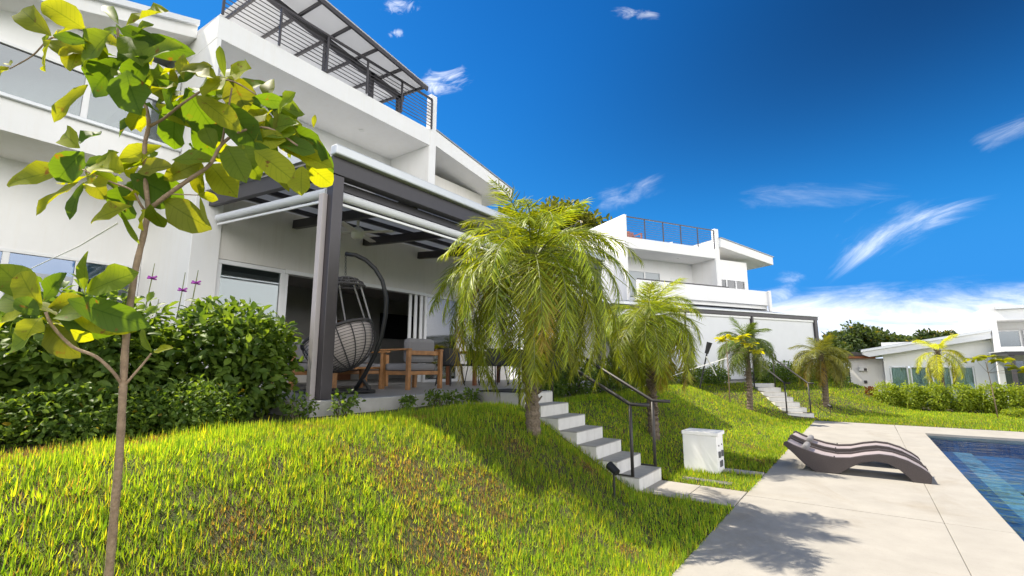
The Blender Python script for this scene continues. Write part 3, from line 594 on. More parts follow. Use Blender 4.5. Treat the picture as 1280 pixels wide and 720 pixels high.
# ---- house three at the pool's far end
h3 = thing('house', 'white house with a long low sloping roof behind the clipped hedge', 'house', (0, 29, -.65))
def r3(name, m, *bx, bevel=0): return part(name, MT[m], h3, *bx, bevel=bevel, local=False)
r3('wall', 'white', ((.78, 29.5, 1.62), (4.6, 29.7, 2.75)), ((.78, 29.5, -.65), (.98, 29.7, 1.619)), ((3.95, 29.5, -.65), (4.6, 29.7, 1.619)), ((.98, 29.5, -.65), (3.95, 29.7, -.3)), ((.78, 29.701, -.65), (.98, 37, 2.0)))
MB().prism([(-.0, 28.95, 2.38), (4.58, 28.95, 3.17), (4.58, 28.95, 2.80), (.25, 28.95, 2.06), (-.0, 28.95, 2.16)], (0, 8, 0)).build('roof', MT['white'], h3, bevel=.01)
MB().prism([(-.06, 28.88, 2.385), (4.59, 28.88, 3.19), (4.59, 28.88, 3.10), (-.06, 28.88, 2.29)], (0, .066, 0)).build('fascia', MT['flash'], h3)
MB().prism([(-.06, 28.95, 2.386), (4.59, 28.95, 3.185), (4.59, 28.95, 3.21), (-.06, 28.95, 2.411)], (0, 8.1, 0)).build('roof_sheet', MT['roofsheet'], h3)
def win3(x0_, x1_, y, z0_, z1_, gm='glass', cur=True):
    o = MB().box((x0_, y - .03, z0_), (x0_ + .05, y + .05, z1_)).box((x1_ - .05, y - .03, z0_), (x1_, y + .05, z1_)).box((x0_ + .05, y - .03, z1_ - .05), (x1_ - .05, y + .05, z1_)).box((x0_ + .05, y - .03, z0_), (x1_ - .05, y + .05, z0_ + .05)).build('window', MT['alu'], h3)
    MB().box((x0_ + .05, y, z0_ + .05), (x1_ - .05, y + .01, z1_ - .05)).build('pane', MT[gm], o)
    if cur:
        cv = MB(); k = 36
        for j in range(k + 1):
            xx = x0_ + .05 + (x1_ - x0_ - .1) * j / k; yy = y + .2 + .03 * math.sin(j * 1.4); cv.v += [Vector((xx, yy, z0_)), Vector((xx, yy, z1_))]
        cv.f = [(2 * j, 2 * j + 2, 2 * j + 3, 2 * j + 1) for j in range(k)]; cv.build('curtain', MT['curtain'], o, smooth=True)
for a, b in ((.99, 1.66), (1.74, 2.40), (2.50, 3.17), (3.25, 3.93)): win3(a, b, 29.5, -.3, 1.61)
r3('tower_wall', 'white', ((4.6, 28.9, -.65), (4.80, 37, 4.2)), ((4.801, 28.9, 3.55), (12, 36, 4.02)), ((4.801, 28.901, 2.16), (12, 30.0, 2.42)), ((4.801, 30.3, -.65), (12, 30.5, 3.55)), bevel=.01)
r3('roof_edge', 'flash', ((4.802, 28.75, 4.022), (12, 36, 4.16)), bevel=.01)
for a, b in ((4.85, 5.7), (5.78, 6.7), (6.8, 8.2)): win3(a, b, 30.2, 2.42, 3.2, 'glassd', False)
for a, b in ((4.85, 5.7), (5.78, 6.7), (6.8, 8.2)): win3(a, b, 30.2, -.5, 1.9, 'glassd', False)
pg3 = thing('pergola', 'dark steel pergola at the right beside the low white house', 'pergola', (4.55, 25.9, -.65))
for x in (4.5, 7.6): MB().box((x, 25.9, -.65), (x + .13, 26.03, 2.02)).build('post', MT['steel2'], pg3, bevel=.006)
MB().box((4.45, 25.88, 2.021), (7.8, 26.05, 2.16)).build('front_beam', MT['steel'], pg3, bevel=.006)
for x in (4.46, 7.6): MB().box((x, 26.051, 2.03), (x + .14, 28.9, 2.15)).build('side_beam', MT['steel'], pg3)
MB().box((4.4, 25.85, 2.162), (7.85, 28.89, 2.2)).build('roof_panel', MT['flash'], pg3)
# entry wall at the side of house three, with a tiled lean-to, lamp and air conditioner
ew = thing('entry_wall', 'cream boundary wall with an orange timber eave left of the low house', 'wall', (0, 30, -.65))
MB().box((-.62, 30, -.65), (.775, 30.2, 2.0)).build('wall', MT['warm'], ew)
MB().box((-.70, 29.7, 2.002), (.5, 30.6, 2.13)).build('eave_board', MT['orange'], ew, bevel=.01)
MB().prism([(-.95, 29.65, 2.132), (.2, 29.65, 2.132), (-.2, 29.65, 2.32), (-.80, 29.65, 2.32)], (0, 1.2, 0)).build('eave_roof', MT['stone'], ew)
ac = thing('air_conditioner', 'small cream air conditioner box fixed high on the entry wall', 'air conditioner', (-.12, 29.99, 1.35))
MB().box((-.22, 29.83, 1.38), (.13, 29.995, 1.60)).build('casing', MT['warm'], ac, bevel=.015)
MB().box((-.02, 29.815, 1.40), (.10, 29.829, 1.52)).build('grille', MT['stone'], ac)
wl = thing('wall_lamp', 'small dark square lamp low on the cream entry wall', 'lamp', (.0, 29.99, .85))
MB().box((-.07, 29.90, .78), (.06, 29.995, .92)).build('housing', MT['steel'], wl, bevel=.01); MB().box((-.05, 29.885, .80), (.04, 29.899, .90)).build('diffuser', MT['stone'], wl)
sp = thing('gate_pillar', 'dark stone pillar with a black railing on a white plinth beyond the far bank', 'pillar', (-.98, 27.2, 0))
MB().box((-1.05, 27.2, 0), (-.86, 27.5, 1.95)).build('pillar', MT['stone'], sp); MB().box((-.92, 26.4, 0), (-.52, 27.19, .62)).build('plinth', MT['white'], sp, bevel=.01)
rl = MB().beam((-1.25, 26.5, 1.50), (-.56, 26.5, 1.50), .04, .04).beam((-.56, 26.5, .62), (-.56, 26.5, 1.5), .05, .05)
for k in range(6): rl.beam((-.85, 26.5, .70 + k * .13), (-.56, 26.5, .70 + k * .13), .015, .015)
rl.build('railing', MT['black'], sp)

# ------------------------------------------------------------------ stairs and handrails
def stairs(name, label, o, d, wv, wid, n, rise, tread, z0, group=None):
    """o = top left corner at the top riser, d = way down, wv = way across"""
    d = Vector((*d, 0)); wv = Vector((*wv, 0)); o = Vector((o[0], o[1], 0))
    t = thing(name, label, 'stairs', (o.x, o.y, z0), group=group)
    for k in range(n):                                   # k = 0 at the top
        zt_ = z0 + rise * (n - k); a = o + d * (tread * (k - 1)) ; b = o + d * (tread * k)
        q = [a, a + wv * wid, b + wv * wid, b]
        s = MB().prism([(p.x, p.y, z0 - .25) for p in q], (0, 0, zt_ - z0 + .25 - .012)).build('step', MT['step'], t, bevel=.006)
        if k: MB().prism([(p.x, p.y, zt_ - .0115) for p in q], (0, 0, .0115)).build('tread', MT['tread'], s)
    return t
stairs('stairs', 'concrete garden stairs with white risers beside the big feathery palm in front', (-4.30, 6.27), (1, 0), (0, 1), .84, 7, .17, .30, 0)
stairs('stairs', 'distant white garden stairs climbing to the closed white blinds', S2a, S2d, S2w, .80, 7, .143, .385, 0)
def handrail(label, lo, hi, slope_to, ext, r=.022, posts=True):
    """lo, hi = foot of the lower and upper post; ext = level end piece vector"""
    lo = Vector(lo); hi = Vector(hi); t = thing('handrail', label, 'handrail', lo, group='stair handrails')
    a = lo + Vector((0, 0, .93)); b = hi + Vector((0, 0, .93))
    MB().tube([lo - Vector((0, 0, .2)), a], r, 10).build('post', MT['rail'], t, smooth=True); MB().tube([hi - Vector((0, 0, .2)), b], r, 10).build('post', MT['rail'], t, smooth=True)
    MB().tube([b, a, a + Vector(ext)], r * 1.15, 10).build('rail', MT['rail'], t, smooth=True)
    MB().beam(lo + Vector((0, 0, -.01)), lo + Vector((-.22, 0, -.01)), .04, .05).build('bracket', MT['rail'], t)
handrail('bronze handrail on the palm side of the near stairs', (-2.60, 6.30, .17), (-4.36, 6.22, 1.17), None, (.26, 0, .0))
handrail('bronze handrail on the far side of the near stairs, nearer the white box', (-2.60, 7.15, .17), (-4.36, 7.2, 1.17), None, (.26, 0, .0))
for s, lab in ((.03, 'thin handrail on the lit grass side of the distant stairs'), (.77, 'thin handrail on the shaded palm side of the distant stairs')):
    hi = S2a + S2d * .05 + S2w * s; lo = S2a + S2d * 2.2 + S2w * s
    handrail(lab, (lo[0], lo[1], .15), (hi[0], hi[1], 1.0), None, (S2d[0] * .3, S2d[1] * .3 + .1, 0), .022)

# doormat, utility box, spike lamps
tag(part('doormat', MT['mat_'], None, ((-5.25, 6.27, PZ + .005), (-4.42, 7.13, PZ + .02)), bevel=.004), 'black rubber doormat on the landing at the head of the near stairs', 'doormat')
ub = thing('utility_box', 'white rendered pool utility box with outlets on its end standing in the grass', 'utility box', (-2.2, 8.2, 0))
MB().box((-2.44, 7.98, -.1), (-1.93, 8.38, .545)).build('body', MT['white'], ub, bevel=.008)
MB().box((-2.45, 7.97, .547), (-1.90, 8.39, .60)).build('lid', MT['white'], ub, bevel=.006)
for y, z, s, v in ((8.08, .27, .035, .045), (8.26, .27, .035, .045)): MB().box((-1.929, y - s, z - v), (-1.905, y + s, z + v)).build('socket', MT['plate'], ub, bevel=.004)
MB().box((-1.929, 8.10, .08), (-1.915, 8.25, .17)).build('vent', MT['plate'], ub, bevel=.004)
for y in (8.08, 8.26): MB().tube([(-1.929, y, .40), (-1.918, y, .40)], .012, 8).build('button', MT['plate'], ub)
def spike(loc, label, aim):
    x, y = loc; z = float(height(x, y)); t = thing('garden_spotlight', label, 'garden light', (x, y, z), group='spike garden spotlights')
    MB().tube([(x, y, z - .1), (x, y, z + .26)], .011, 6).build('spike', MT['black'], t)
    d = Vector(aim).normalized(); c = Vector((x, y, z + .30)); MB().tube([c - d * .06, c + d * .07], [.038, .046], 12).build('head', MT['black'], t, smooth=False)
    MB().tube([c + d * .0705, c + d * .074], .036, 12).build('lens', MT['lampglass'], t)
spike((-2.30, 5.05), 'black spike spotlight in the shaded grass by the bottom of the near stairs', (-.9, .3, .5))
spike((-1.02, 19.1), 'black spike spotlight on the shaded far bank right of the distant stairs', (-.6, .8, .3))

# ------------------------------------------------------------------ furniture on the patio
hc = thing('hanging_chair', 'grey woven egg chair hanging from a curved black stand beside the pergola post', 'hanging chair', (-6.9, 4.7, PZ))
HD = 7.25
def hp(px, py, dd=0): return at(px, py, HD + dd)
b0 = hp(455, 484)
bs = MB()
for k in range(2): pass
bx = Vector((-6.75, 4.62, PZ + .012))
bs.prism([(bx.x - .55, bx.y - .42, bx.z), (bx.x + .35, bx.y - .55, bx.z), (bx.x + .62, bx.y + .28, bx.z), (bx.x - .25, bx.y + .50, bx.z)], (0, 0, .05)); bs.build('base', MT['black'], hc, bevel=.02)
arc = [hp(*p) for p in ((444, 487), (456, 468), (468, 445), (477, 420), (482, 395), (483, 372), (478, 351), (469, 336), (457, 325), (445, 319), (432, 317))]
MB().tube(arc, .032, 10).build('arch', MT['black'], hc, smooth=True)
MB().tube([hp(462, 487), hp(453, 473)], .026, 8).build('brace', MT['black'], hc)
ch = MB(); p0 = hp(432, 318); p1 = hp(432, 344)
for k in range(7):
    c = p0.lerp(p1, (k + .5) / 7); a = Vector((0, 0, .024)); b_ = Vector((.012, 0, 0)) if k % 2 else Vector((0, .012, 0))
    ch.tube([c + a, c + a * .5 + b_, c - a * .5 + b_, c - a, c - a * .5 - b_, c + a * .5 - b_, c + a], .0045, 5, False)
ch.build('chain', MT['black'], hc)
hd = MB(); hc0 = hp(433, 347)
for k in range(4):
    rr = (.08, .17, .24, .27)[k]; z = -(.0, .025, .07, .12)[k]
    hd.tube([hc0 + Vector((rr * math.cos(a), rr * math.sin(a), z)) for a in np.linspace(0, 2 * math.pi, 25)], .012 if k < 3 else .018, 6, False)
for k in range(14):
    a = k * 2 * math.pi / 14; hd.tube([hc0 + Vector((r_ * math.cos(a), r_ * math.sin(a), z)) for r_, z in ((.02, .01), (.08, 0), (.17, -.025), (.24, -.07), (.27, -.12))], .008, 5)
hd.build('hood', MT['rope'], hc)
ax = (-_r * .42 + _u * .86 + _f * .22).normalized(); bc = hp(424, 424); Rb = .53
u1 = ax.cross(_f).normalized(); u2 = ax.cross(u1)
def sph(th, ph, r): return bc + ax * (math.cos(th) * r * .92) + (u1 * math.cos(ph) + u2 * math.sin(ph)) * (math.sin(th) * r)
bk = MB(); T0 = rad(82)
for k in range(16): bk.tube([sph(th, k * 2 * math.pi / 16, Rb) for th in np.linspace(T0, rad(177), 12)], .009, 5)
for k in range(19):
    th = T0 + (rad(174) - T0) * k / 18
    bk.tube([sph(th, a, Rb) for a in np.linspace(0, 2 * math.pi, 33)],   .024 if k == 0 else .0042, 6, False)
bk.build('basket', MT['rope'], hc)
cu = MB(); nn = 26
rows = [[sph(th, a, Rb * .955) for a in np.linspace(0, 2 * math.pi, nn + 1)[:-1]] for th in np.linspace(rad(84), rad(178), 12)]
for i, rw in enumerate(rows): cu.v += rw
for i in range(11):
    for k in range(nn): cu.f.append((i * nn + k, i * nn + (k + 1) % nn, (i + 1) * nn + (k + 1) % nn, (i + 1) * nn + k))
cu.f.append(tuple(range(nn))); cu.build('cushion', MT['cushion_l'], hc, smooth=True)
for px_, a in ((-.20, 0), (.22, 0), (-.1, .2), (.12, .2)):
    p = hc0 + Vector((px_ * _r.x, px_ * _r.y, -.12)); q = min((sph(T0, t_, Rb) for t_ in np.linspace(0, 6.28, 40)), key=lambda v: abs((v - p).dot(_r) - px_ * .55) + (0 if a == 0 else -.4 * (v - p).dot(_f)) - .1 * (v - p).dot(_f))
    MB().tube([p, q], .013, 6).build('strap', MT['ropelight'], hc)

def armchair(loc, rz, wid, label, name='armchair', cat='armchair', n=1):
    t = thing(name, label, cat, loc, rz)     # local: faces +x, width along y
    hw = wid / 2
    for x in (-.36, .34):
        for y in (-hw, hw): part('leg', MT['wood'], t, ((x - .035, y - .035, 0), (x + .035, y + .035, .70 if x < 0 else .66)), bevel=.006)
    for y in (-hw, hw): part('armrest', MT['wood'], t, ((-.40, y - .045, .661 if False else .702), (.40, y + .045, .735)), bevel=.008)
    part('frame', MT['wood'], t, ((-.36, -hw + .036, .26), (.34, hw - .036, .33)), ((-.345, -hw + .036, .62), (-.315, hw - .036, .70)), bevel=.006)
    w1 = (wid - .1) / n
    for i in range(n):
        y = -hw + .05 + w1 * i
        part('seat_cushion', MT['cushion'], t, ((-.30, y, .332), (.38, y + w1 - .01, .47)), bevel=.045)
        o = part('back_cushion', MT['cushion'], t, ((-.29, y + .01, .475), (-.10, y + w1 - .02, .93)), bevel=.07); 
    return t
armchair((-6.95, 6.35, PZ), math.pi, .80, 'teak armchair with grey cushions seen from behind on the patio')
armchair((-8.55, 5.75, PZ), 0, 2.1, 'long teak sofa with grey cushions against the house behind the pergola post', 'sofa', 'sofa', 3)
ct = thing('coffee_table', 'low teak coffee table with a pale top between sofa and egg chair', 'coffee table', (-7.75, 5.55, PZ))
for x in (-.3, .3):
    for y in (-.5, .5): part('leg', MT['wood'], ct, ((x - .03, y - .03, 0), (x + .03, y + .03, .36)))
part('table_top', MT['wood'], ct, ((-.36, -.56, .361), (.36, .56, .405)), bevel=.01)
dt = thing('dining_table', 'dark wooden dining table on the patio behind the palm', 'dining table', (-7.35, 9.15, PZ))
part('table_top', MT['wood2'], dt, ((-.5, -1.05, .71), (.5, 1.05, .75)), bevel=.01)
for x in (-.4, .4):
    for y in (-.95, .95): part('leg', MT['wood2'], dt, ((x - .035, y - .035, 0), (x + .035, y + .035, .709)))
def dchair(x, y, rz, label):
    t = thing('dining_chair', label, 'chair', (x, y, PZ), rz, 'black chairs round the dining table')
    part('seat', MT['black'], t, ((-.22, -.23, .42), (.24, .23, .47)), bevel=.02)
    mb = MB(); k = 12                              # curved shell back
    inn = [(-.24 + .30 * abs(math.sin(a)) ** 3 * .9, .27 * math.sin(a)) for a in np.linspace(-1.5, 1.5, k)]
    for (a, b) in inn: mb.v += [Vector((a, b, .45)), Vector((a - .05, b * 1.05, .80)), Vector((a - .03, b, .45)), Vector((a - .08, b * 1.05, .80))]
    for i in range(k - 1):
        q = 4 * i; mb.f += [(q, q + 4, q + 5, q + 1), (q + 2, q + 3, q + 7, q + 6), (q + 1, q + 5, q + 7, q + 3), (q, q + 2, q + 6, q + 4)]
    mb.f += [(0, 1, 3, 2), (4 * k - 4, 4 * k - 2, 4 * k - 1, 4 * k - 3)]
    mb.build('backrest', MT['black'], t, True)
    for sx in (-1, 1):
        for sy in (-1, 1): MB().tube([(.17 * sx, .17 * sy, .42), (.23 * sx, .22 * sy, 0)], .012, 6).build('leg', MT['black'], t, True)
for x, y, rz, lab in ((-6.65, 8.5, math.pi, 'black shell chair at the dining table, nearest the armchair'), (-6.65, 9.15, math.pi, 'black shell chair at the middle of the dining table on the garden side'), (-6.65, 9.8, math.pi, 'black shell chair at the dining table, nearest the covered grill'),
                      (-8.05, 8.6, 0, 'black shell chair across the dining table on the house side, beside the stacked doors'), (-8.05, 9.6, 0, 'black shell chair across the dining table on the house side, farther from the doors'), (-7.35, 7.85, math.pi / 2, 'black shell chair at the near head of the dining table')): dchair(x, y, rz, lab)
gr = thing('covered_grill', 'barbecue grill under a draped black cover behind the palm trunk', 'grill', (-6.35, 10.75, PZ))
mb = MB(); n = 28
for z, s in ((0, 1.0), (.3, 1.03), (.75, 1.0), (.95, .96), (1.08, .72), (1.11, .2)):
    for k in range(n):
        a = 2 * math.pi * k / n; c_, s_ = math.cos(a), math.sin(a); e = max(abs(c_), abs(s_)); wob = 1 + (.05 * math.sin(k * 3.3) * (1 - z)); mb.v.append(Vector((.32 * c_ / e * s * wob, .62 * s_ / e * s * wob, z)))
for i in range(5):
    for k in range(n): mb.f.append((i * n + k, i * n + (k + 1) % n, (i + 1) * n + (k + 1) % n, (i + 1) * n + k))
mb.f.append(tuple(5 * n + k for k in range(n))); mb.build('cover', MT['fabricblack'], gr, True, smooth=True)
st_ = thing('patio_stool', 'small white side table at the back of the patio beside the dining chairs', 'side table', (-6.9, 11.0, PZ))
part('table_top', MT['alu'], st_, ((-.3, -.3, .40), (.2, .2, .44)), bevel=.01)
for x in (-.27, .17):
    for y in (-.27, .17): part('leg', MT['alu'], st_, ((x - .02, y - .02, 0), (x + .02, y + .02, .399)))

# ------------------------------------------------------------------ sun loungers
PT = [(-1.16, .405), (-1.12, .425), (-1.02, .375), (-.86, .315), (-.66, .262), (-.48, .240), (-.30, .258), (-.12, .31), (.06, .345), (.22, .335), (.38, .285), (.52, .205), (.60, .14)]
PBt = [(.62, .10), (.60, 0), (.40, 0), (.36, .06), (.27, .15), (.15, .215), (.0, .235), (-.16, .20), (-.30, .12), (-.44, .02), (-.48, 0), (-.76, 0), (-.90, .10), (-1.05, .26), (-1.17, .37)]
def lounger(x, y, label):
    t = thing('sun_lounger', label, 'sun lounger', (x, y, 0), 0, 'sun loungers on the pool deck')
    poly = PT + PBt
    for s in (0, .57): MB().prism([(a, s, b) for a, b in poly], (0, .05, 0)).build('side_panel', MT['wicker'], t, True, bevel=.008)
    mb = MB(); k = 0
    inner = [(a, b - .03) for a, b in PT]
    for a, b in inner: mb.v += [Vector((a, .05, b)), Vector((a, .57, b)), Vector((a, .05, b - .03)), Vector((a, .57, b - .03))]
    for i in range(len(inner) - 1):
        q = 4 * i; mb.f += [(q, q + 1, q + 5, q + 4), (q + 2, q + 6, q + 7, q + 3)]
    mb.build('sling', MT['mesh'], t, True, smooth=True)
    sl = MB()
    for i in range(1, len(PBt) - 1):
        a, b = PBt[i]
        if 0 < b: sl.box((a - .02, .051, b + .005), (a + .02, .569, b + .03))
    sl.build('cross_slats', MT['wicker'], t, True)
    MB().tube([(-.88, .10, .335), (-.88, .52, .335)], .048, 14).build('pillow', MT['cushion'], t, True, smooth=True, bevel=.02)
    for yy in (.025, .595): MB().box((-.505, yy - .02, .2425), (-.49, yy + .02, .258)).build('hinge', MT['black'], t, True)
lounger(0, 9.02, 'dark wicker sun lounger nearer the viewer on the pool deck')
lounger(-.02, 9.98, 'dark wicker sun lounger behind the nearer one on the pool deck')

# ------------------------------------------------------------------ plants
G1 = np.array([.055, .105, .022]); G2 = np.array([.10, .165, .03])
def rnd(a, b, n): return RNG.uniform(a, b, n)
def gtint(n, lo=(.035, .075, .018), hi=(.085, .145, .03), yel=.0, yc=(.30, .22, .02)):
    k = RNG.random(n)[:, None]; c = np.array(lo) * (1 - k) + np.array(hi) * k
    m = RNG.random(n) < yel; c[m] = np.array(yc) * rnd(.6, 1.1, m.sum())[:, None]
    return c
def palm(label, x, y, zc, L, nf, seed, rt=.085, spread=1.0, name='palm_tree', leafl=.27, green=((.085, .135, .012), (.24, .27, .018)), per=66, dead=.06):
    global RNG
    RNG = np.random.default_rng(seed); z0 = float(height(x, y)); t = thing(name, label, 'palm tree', (x, y, z0), group='feathery palms along the stairs and terraces' if name == 'palm_tree' else None)
    mb = MB(); n = int((zc - z0) / .045); pts = []; rs = []
    lean = rnd(-.06, .06, 2)
    for i in range(n + 1):
        f = i / n; pts.append((x + lean[0] * math.sin(f * 3), y + lean[1] * math.sin(f * 3), z0 - .12 + (zc - z0 + .12) * f)); rs.append(rt * (1.25 - .35 * f if f < .2 else 1.18 - .12 * f + (.25 * max(0, f - .7))) * (1.10 if i % 2 else .93))
    sb = mb.tube(pts, rs, 12)
    # leaf base stubs
    for i in range(int(n * 3.2)):
        f = RNG.random() ** .6; a = RNG.random() * 6.28; z = z0 + .1 + (zc - z0 - .05) * f; r_ = rt * .80; d = Vector((math.cos(a), math.sin(a), .9)); p = Vector((x + r_ * math.cos(a), y + r_ * math.sin(a), z)); sb.beam(p, p + d * (.045 + .06 * max(0, f - .6)), .028, .014)
    sb.build('trunk', MT['trunk'], t)
    top = np.array([pts[-1][0], pts[-1][1], zc]); parts = []; rv = MB()
    for i in range(nf):
        q = (i + .5) / nf; az = i * 2.39996 + RNG.uniform(-.5, .5); el = rad((84 if i < 3 else 72) - 98 * q ** .9 + RNG.uniform(-12, 12)); Lf = L * (.72 + .36 * math.sin(min(q * 2.4, 1.57))) * RNG.uniform(.85, 1.12)
        bend = rad((55 if i < 3 else 92) + 38 * min(1, q * 2.5) - 55 * max(0, q - .35)) * RNG.uniform(.78, 1.16) * spread
        S = 15; p = top + np.array([math.cos(az), math.sin(az), 0]) * .03 - np.array([0, 0, q * .16]); path = [p]; tw = RNG.uniform(-.25, .25); tg = []
        for s in range(S):
            e = el - bend * min(1, (s + .5) / S * 1.12) ** 1.1; a2 = az + tw * (s / S); d = np.array([math.cos(a2) * math.cos(e), math.sin(a2) * math.cos(e), math.sin(e)]); p = p + d * Lf / S
            path.append(p); tg.append(d)
        path = np.array(path); tg = np.array(tg)
        rv.tube(path[:-1], list(np.linspace(.013, .003, S)), 5)
        u = np.linspace(.16, .995, per); idx = np.minimum((u * S).astype(int), S - 1); fr = u * S - idx; b = path[idx] * (1 - fr)[:, None] + path[idx + 1] * fr[:, None]; d = tg[idx]
        side = unit(np.cross(d, np.array([0, 0, 1.0]) + .001)); up = unit(np.cross(side, d))
        dead_f = RNG.random() < dead and q > .6
        for sg in (-1, 1):
            LL = leafl * 1.12 * (.35 + .9 * np.sin(np.clip(u * 1.05, 0, 1) * math.pi * .86 + .25)) * rnd(.85, 1.12, per)
            dd = d * (.45 + .55 * u)[:, None] + side * (sg * (1.0 - .35 * u))[:, None] + up * rnd(-.05, .35, per)[:, None] + np.array([0, 0, -.16]) + RNG.normal(0, .13, (per, 3))
            ti = gtint(per, *green) * RNG.uniform(.7, 1.45) * rnd(.65, 1.45, per)[:, None] * (1.25 - .35 * q)
            if dead_f: ti = ti * .3 + np.array([.26, .17, .03]) * RNG.uniform(.5, 1.0)
            elif q > .55: ti = ti + np.array([.05, .03, 0]) * RNG.uniform(0, .8)
            parts.append(leafcloud(b, dd, up + side * sg * .3 + RNG.normal(0, .35, (per, 3)), LL, np.full(per, .0105) * rnd(.7, 1.3, per), ti, BLADE, .12, .38))
    V, F, C_ = merge(parts); npmesh('crown', V, F, MT['palm'], t, C_)
    rv.build('frond_stems', MT['stem'], t, smooth=True)
    return t
MT['stem'] = mat('frond_stem', (.16, .18, .05), .5)
palm('large feathery palm with a rough trunk left of the near stairs', -3.39, 5.15, 2.98, 1.66, 76, 11, .074, per=74)
palm('medium feathery palm with drooping fronds behind the near handrails', -3.14, 8.65, 2.45, 1.28, 58, 12, .08)
palm('small palm on the lit bank left of the distant stairs', -3.05, 17.0, 2.40, 1.05, 38, 13, .075, .78, green=((.05, .095, .02), (.12, .16, .03)))
palm('small yellowing palm on the shaded bank right of the distant stairs', -1.2, 20.2, 2.05, 1.10, 38, 14, .08, .80, green=((.08, .10, .02), (.16, .16, .03)), dead=.3)
palm('slim foxtail palm with a few arching plumes behind the clipped hedge', 2.36, 24.9, 2.2, 1.30, 10, 15, .06, .9, 'foxtail_palm', .26, ((.20, .24, .02), (.40, .40, .03)), 130, 0)

# ---- young almond tree in front, drawn from a survey of its twigs and leaves
AD = 2.2
al = thing('almond_tree', 'young large leaved almond tree with a thin leaning trunk close in front', 'tree', at(133, 725, AD) - Vector((0, 0, .06)))
def ap(px, py, dd=0.0): return at(px, py, AD + dd)
def smoothpath(pts, n=5):
    out = []
    P = [pts[0]] + pts + [pts[-1]]
    for i in range(1, len(P) - 2):
        for k in range(n):
            t = k / n; a, b, c, d = P[i - 1], P[i], P[i + 1], P[i + 2]
            out.append(.5 * ((2 * b) + (c - a) * t + (2 * a - 5 * b + 4 * c - d) * t * t + (3 * b - a - 3 * c + d) * t ** 3))
    out.append(pts[-1]); return out
def limb(mb, px, r0, r1):
    p = smoothpath([ap(*q) for q in px]); rr = list(np.linspace(r0, r1, len(p))); rr = [r * (1 + .06 * math.sin(i * 2.1)) for i, r in enumerate(rr)]; mb.tube(p, rr, 9)
tk = MB(); limb(tk, [(120, 800), (130, 750), (136, 720), (144, 630), (150, 560), (154, 485), (158, 420), (168, 345), (180, 292), (186, 262)], .0205, .0115)
tr_o = tk.build('trunk', MT['bark'], al, smooth=True)
br = MB()
limb(br, [(186, 264), (182, 225), (181, 182), (186, 155, .02), (181, 130, .03), (165, 95, .05), (150, 60, .05), (147, 35, .04)], .011, .005)
limb(br, [(186, 262), (213, 241, -.02), (240, 222, -.04), (262, 206, -.06), (277, 181, -.06), (300, 165, -.08), (335, 160, -.1), (372, 182, -.1)], .011, .004)
limb(br, [(187, 158, .02), (205, 148, .0), (225, 132, -.05), (255, 112, -.08), (285, 100, -.1), (320, 118, -.12)], .007, .003)
limb(br, [(184, 266), (176, 256, -.05), (165, 238, -.08), (140, 228, -.1), (103, 212, -.12)], .006, .003)
limb(br, [(165, 98, .05), (130, 75, .06), (92, 60, .05), (66, 47, .05), (40, 70, .05), (12, 86, .05)], .006, .0025)
limb(br, [(277, 181, -.06), (283, 150, -.1), (290, 110, -.12)], .006, .003)
limb(br, [(211, 242.5, -.02), (226, 243, -.03), (248, 244, -.04)], .003, .002)
br.build('branches', MT['bark'], tr_o, smooth=True)
for px_, r0_, r1_ in (([(153, 482), (142, 466, -.04), (120, 446, -.08), (90, 433, -.1), (66, 408, -.12), (57, 390, -.13)], .0075, .006), ([(154, 484), (164, 472), (178, 456, .02), (189, 442, .03)], .006, .004)):
    b2 = MB(); limb(b2, px_, r0_, r1_); b2.build('branch', MT['bark'], tr_o, smooth=True)
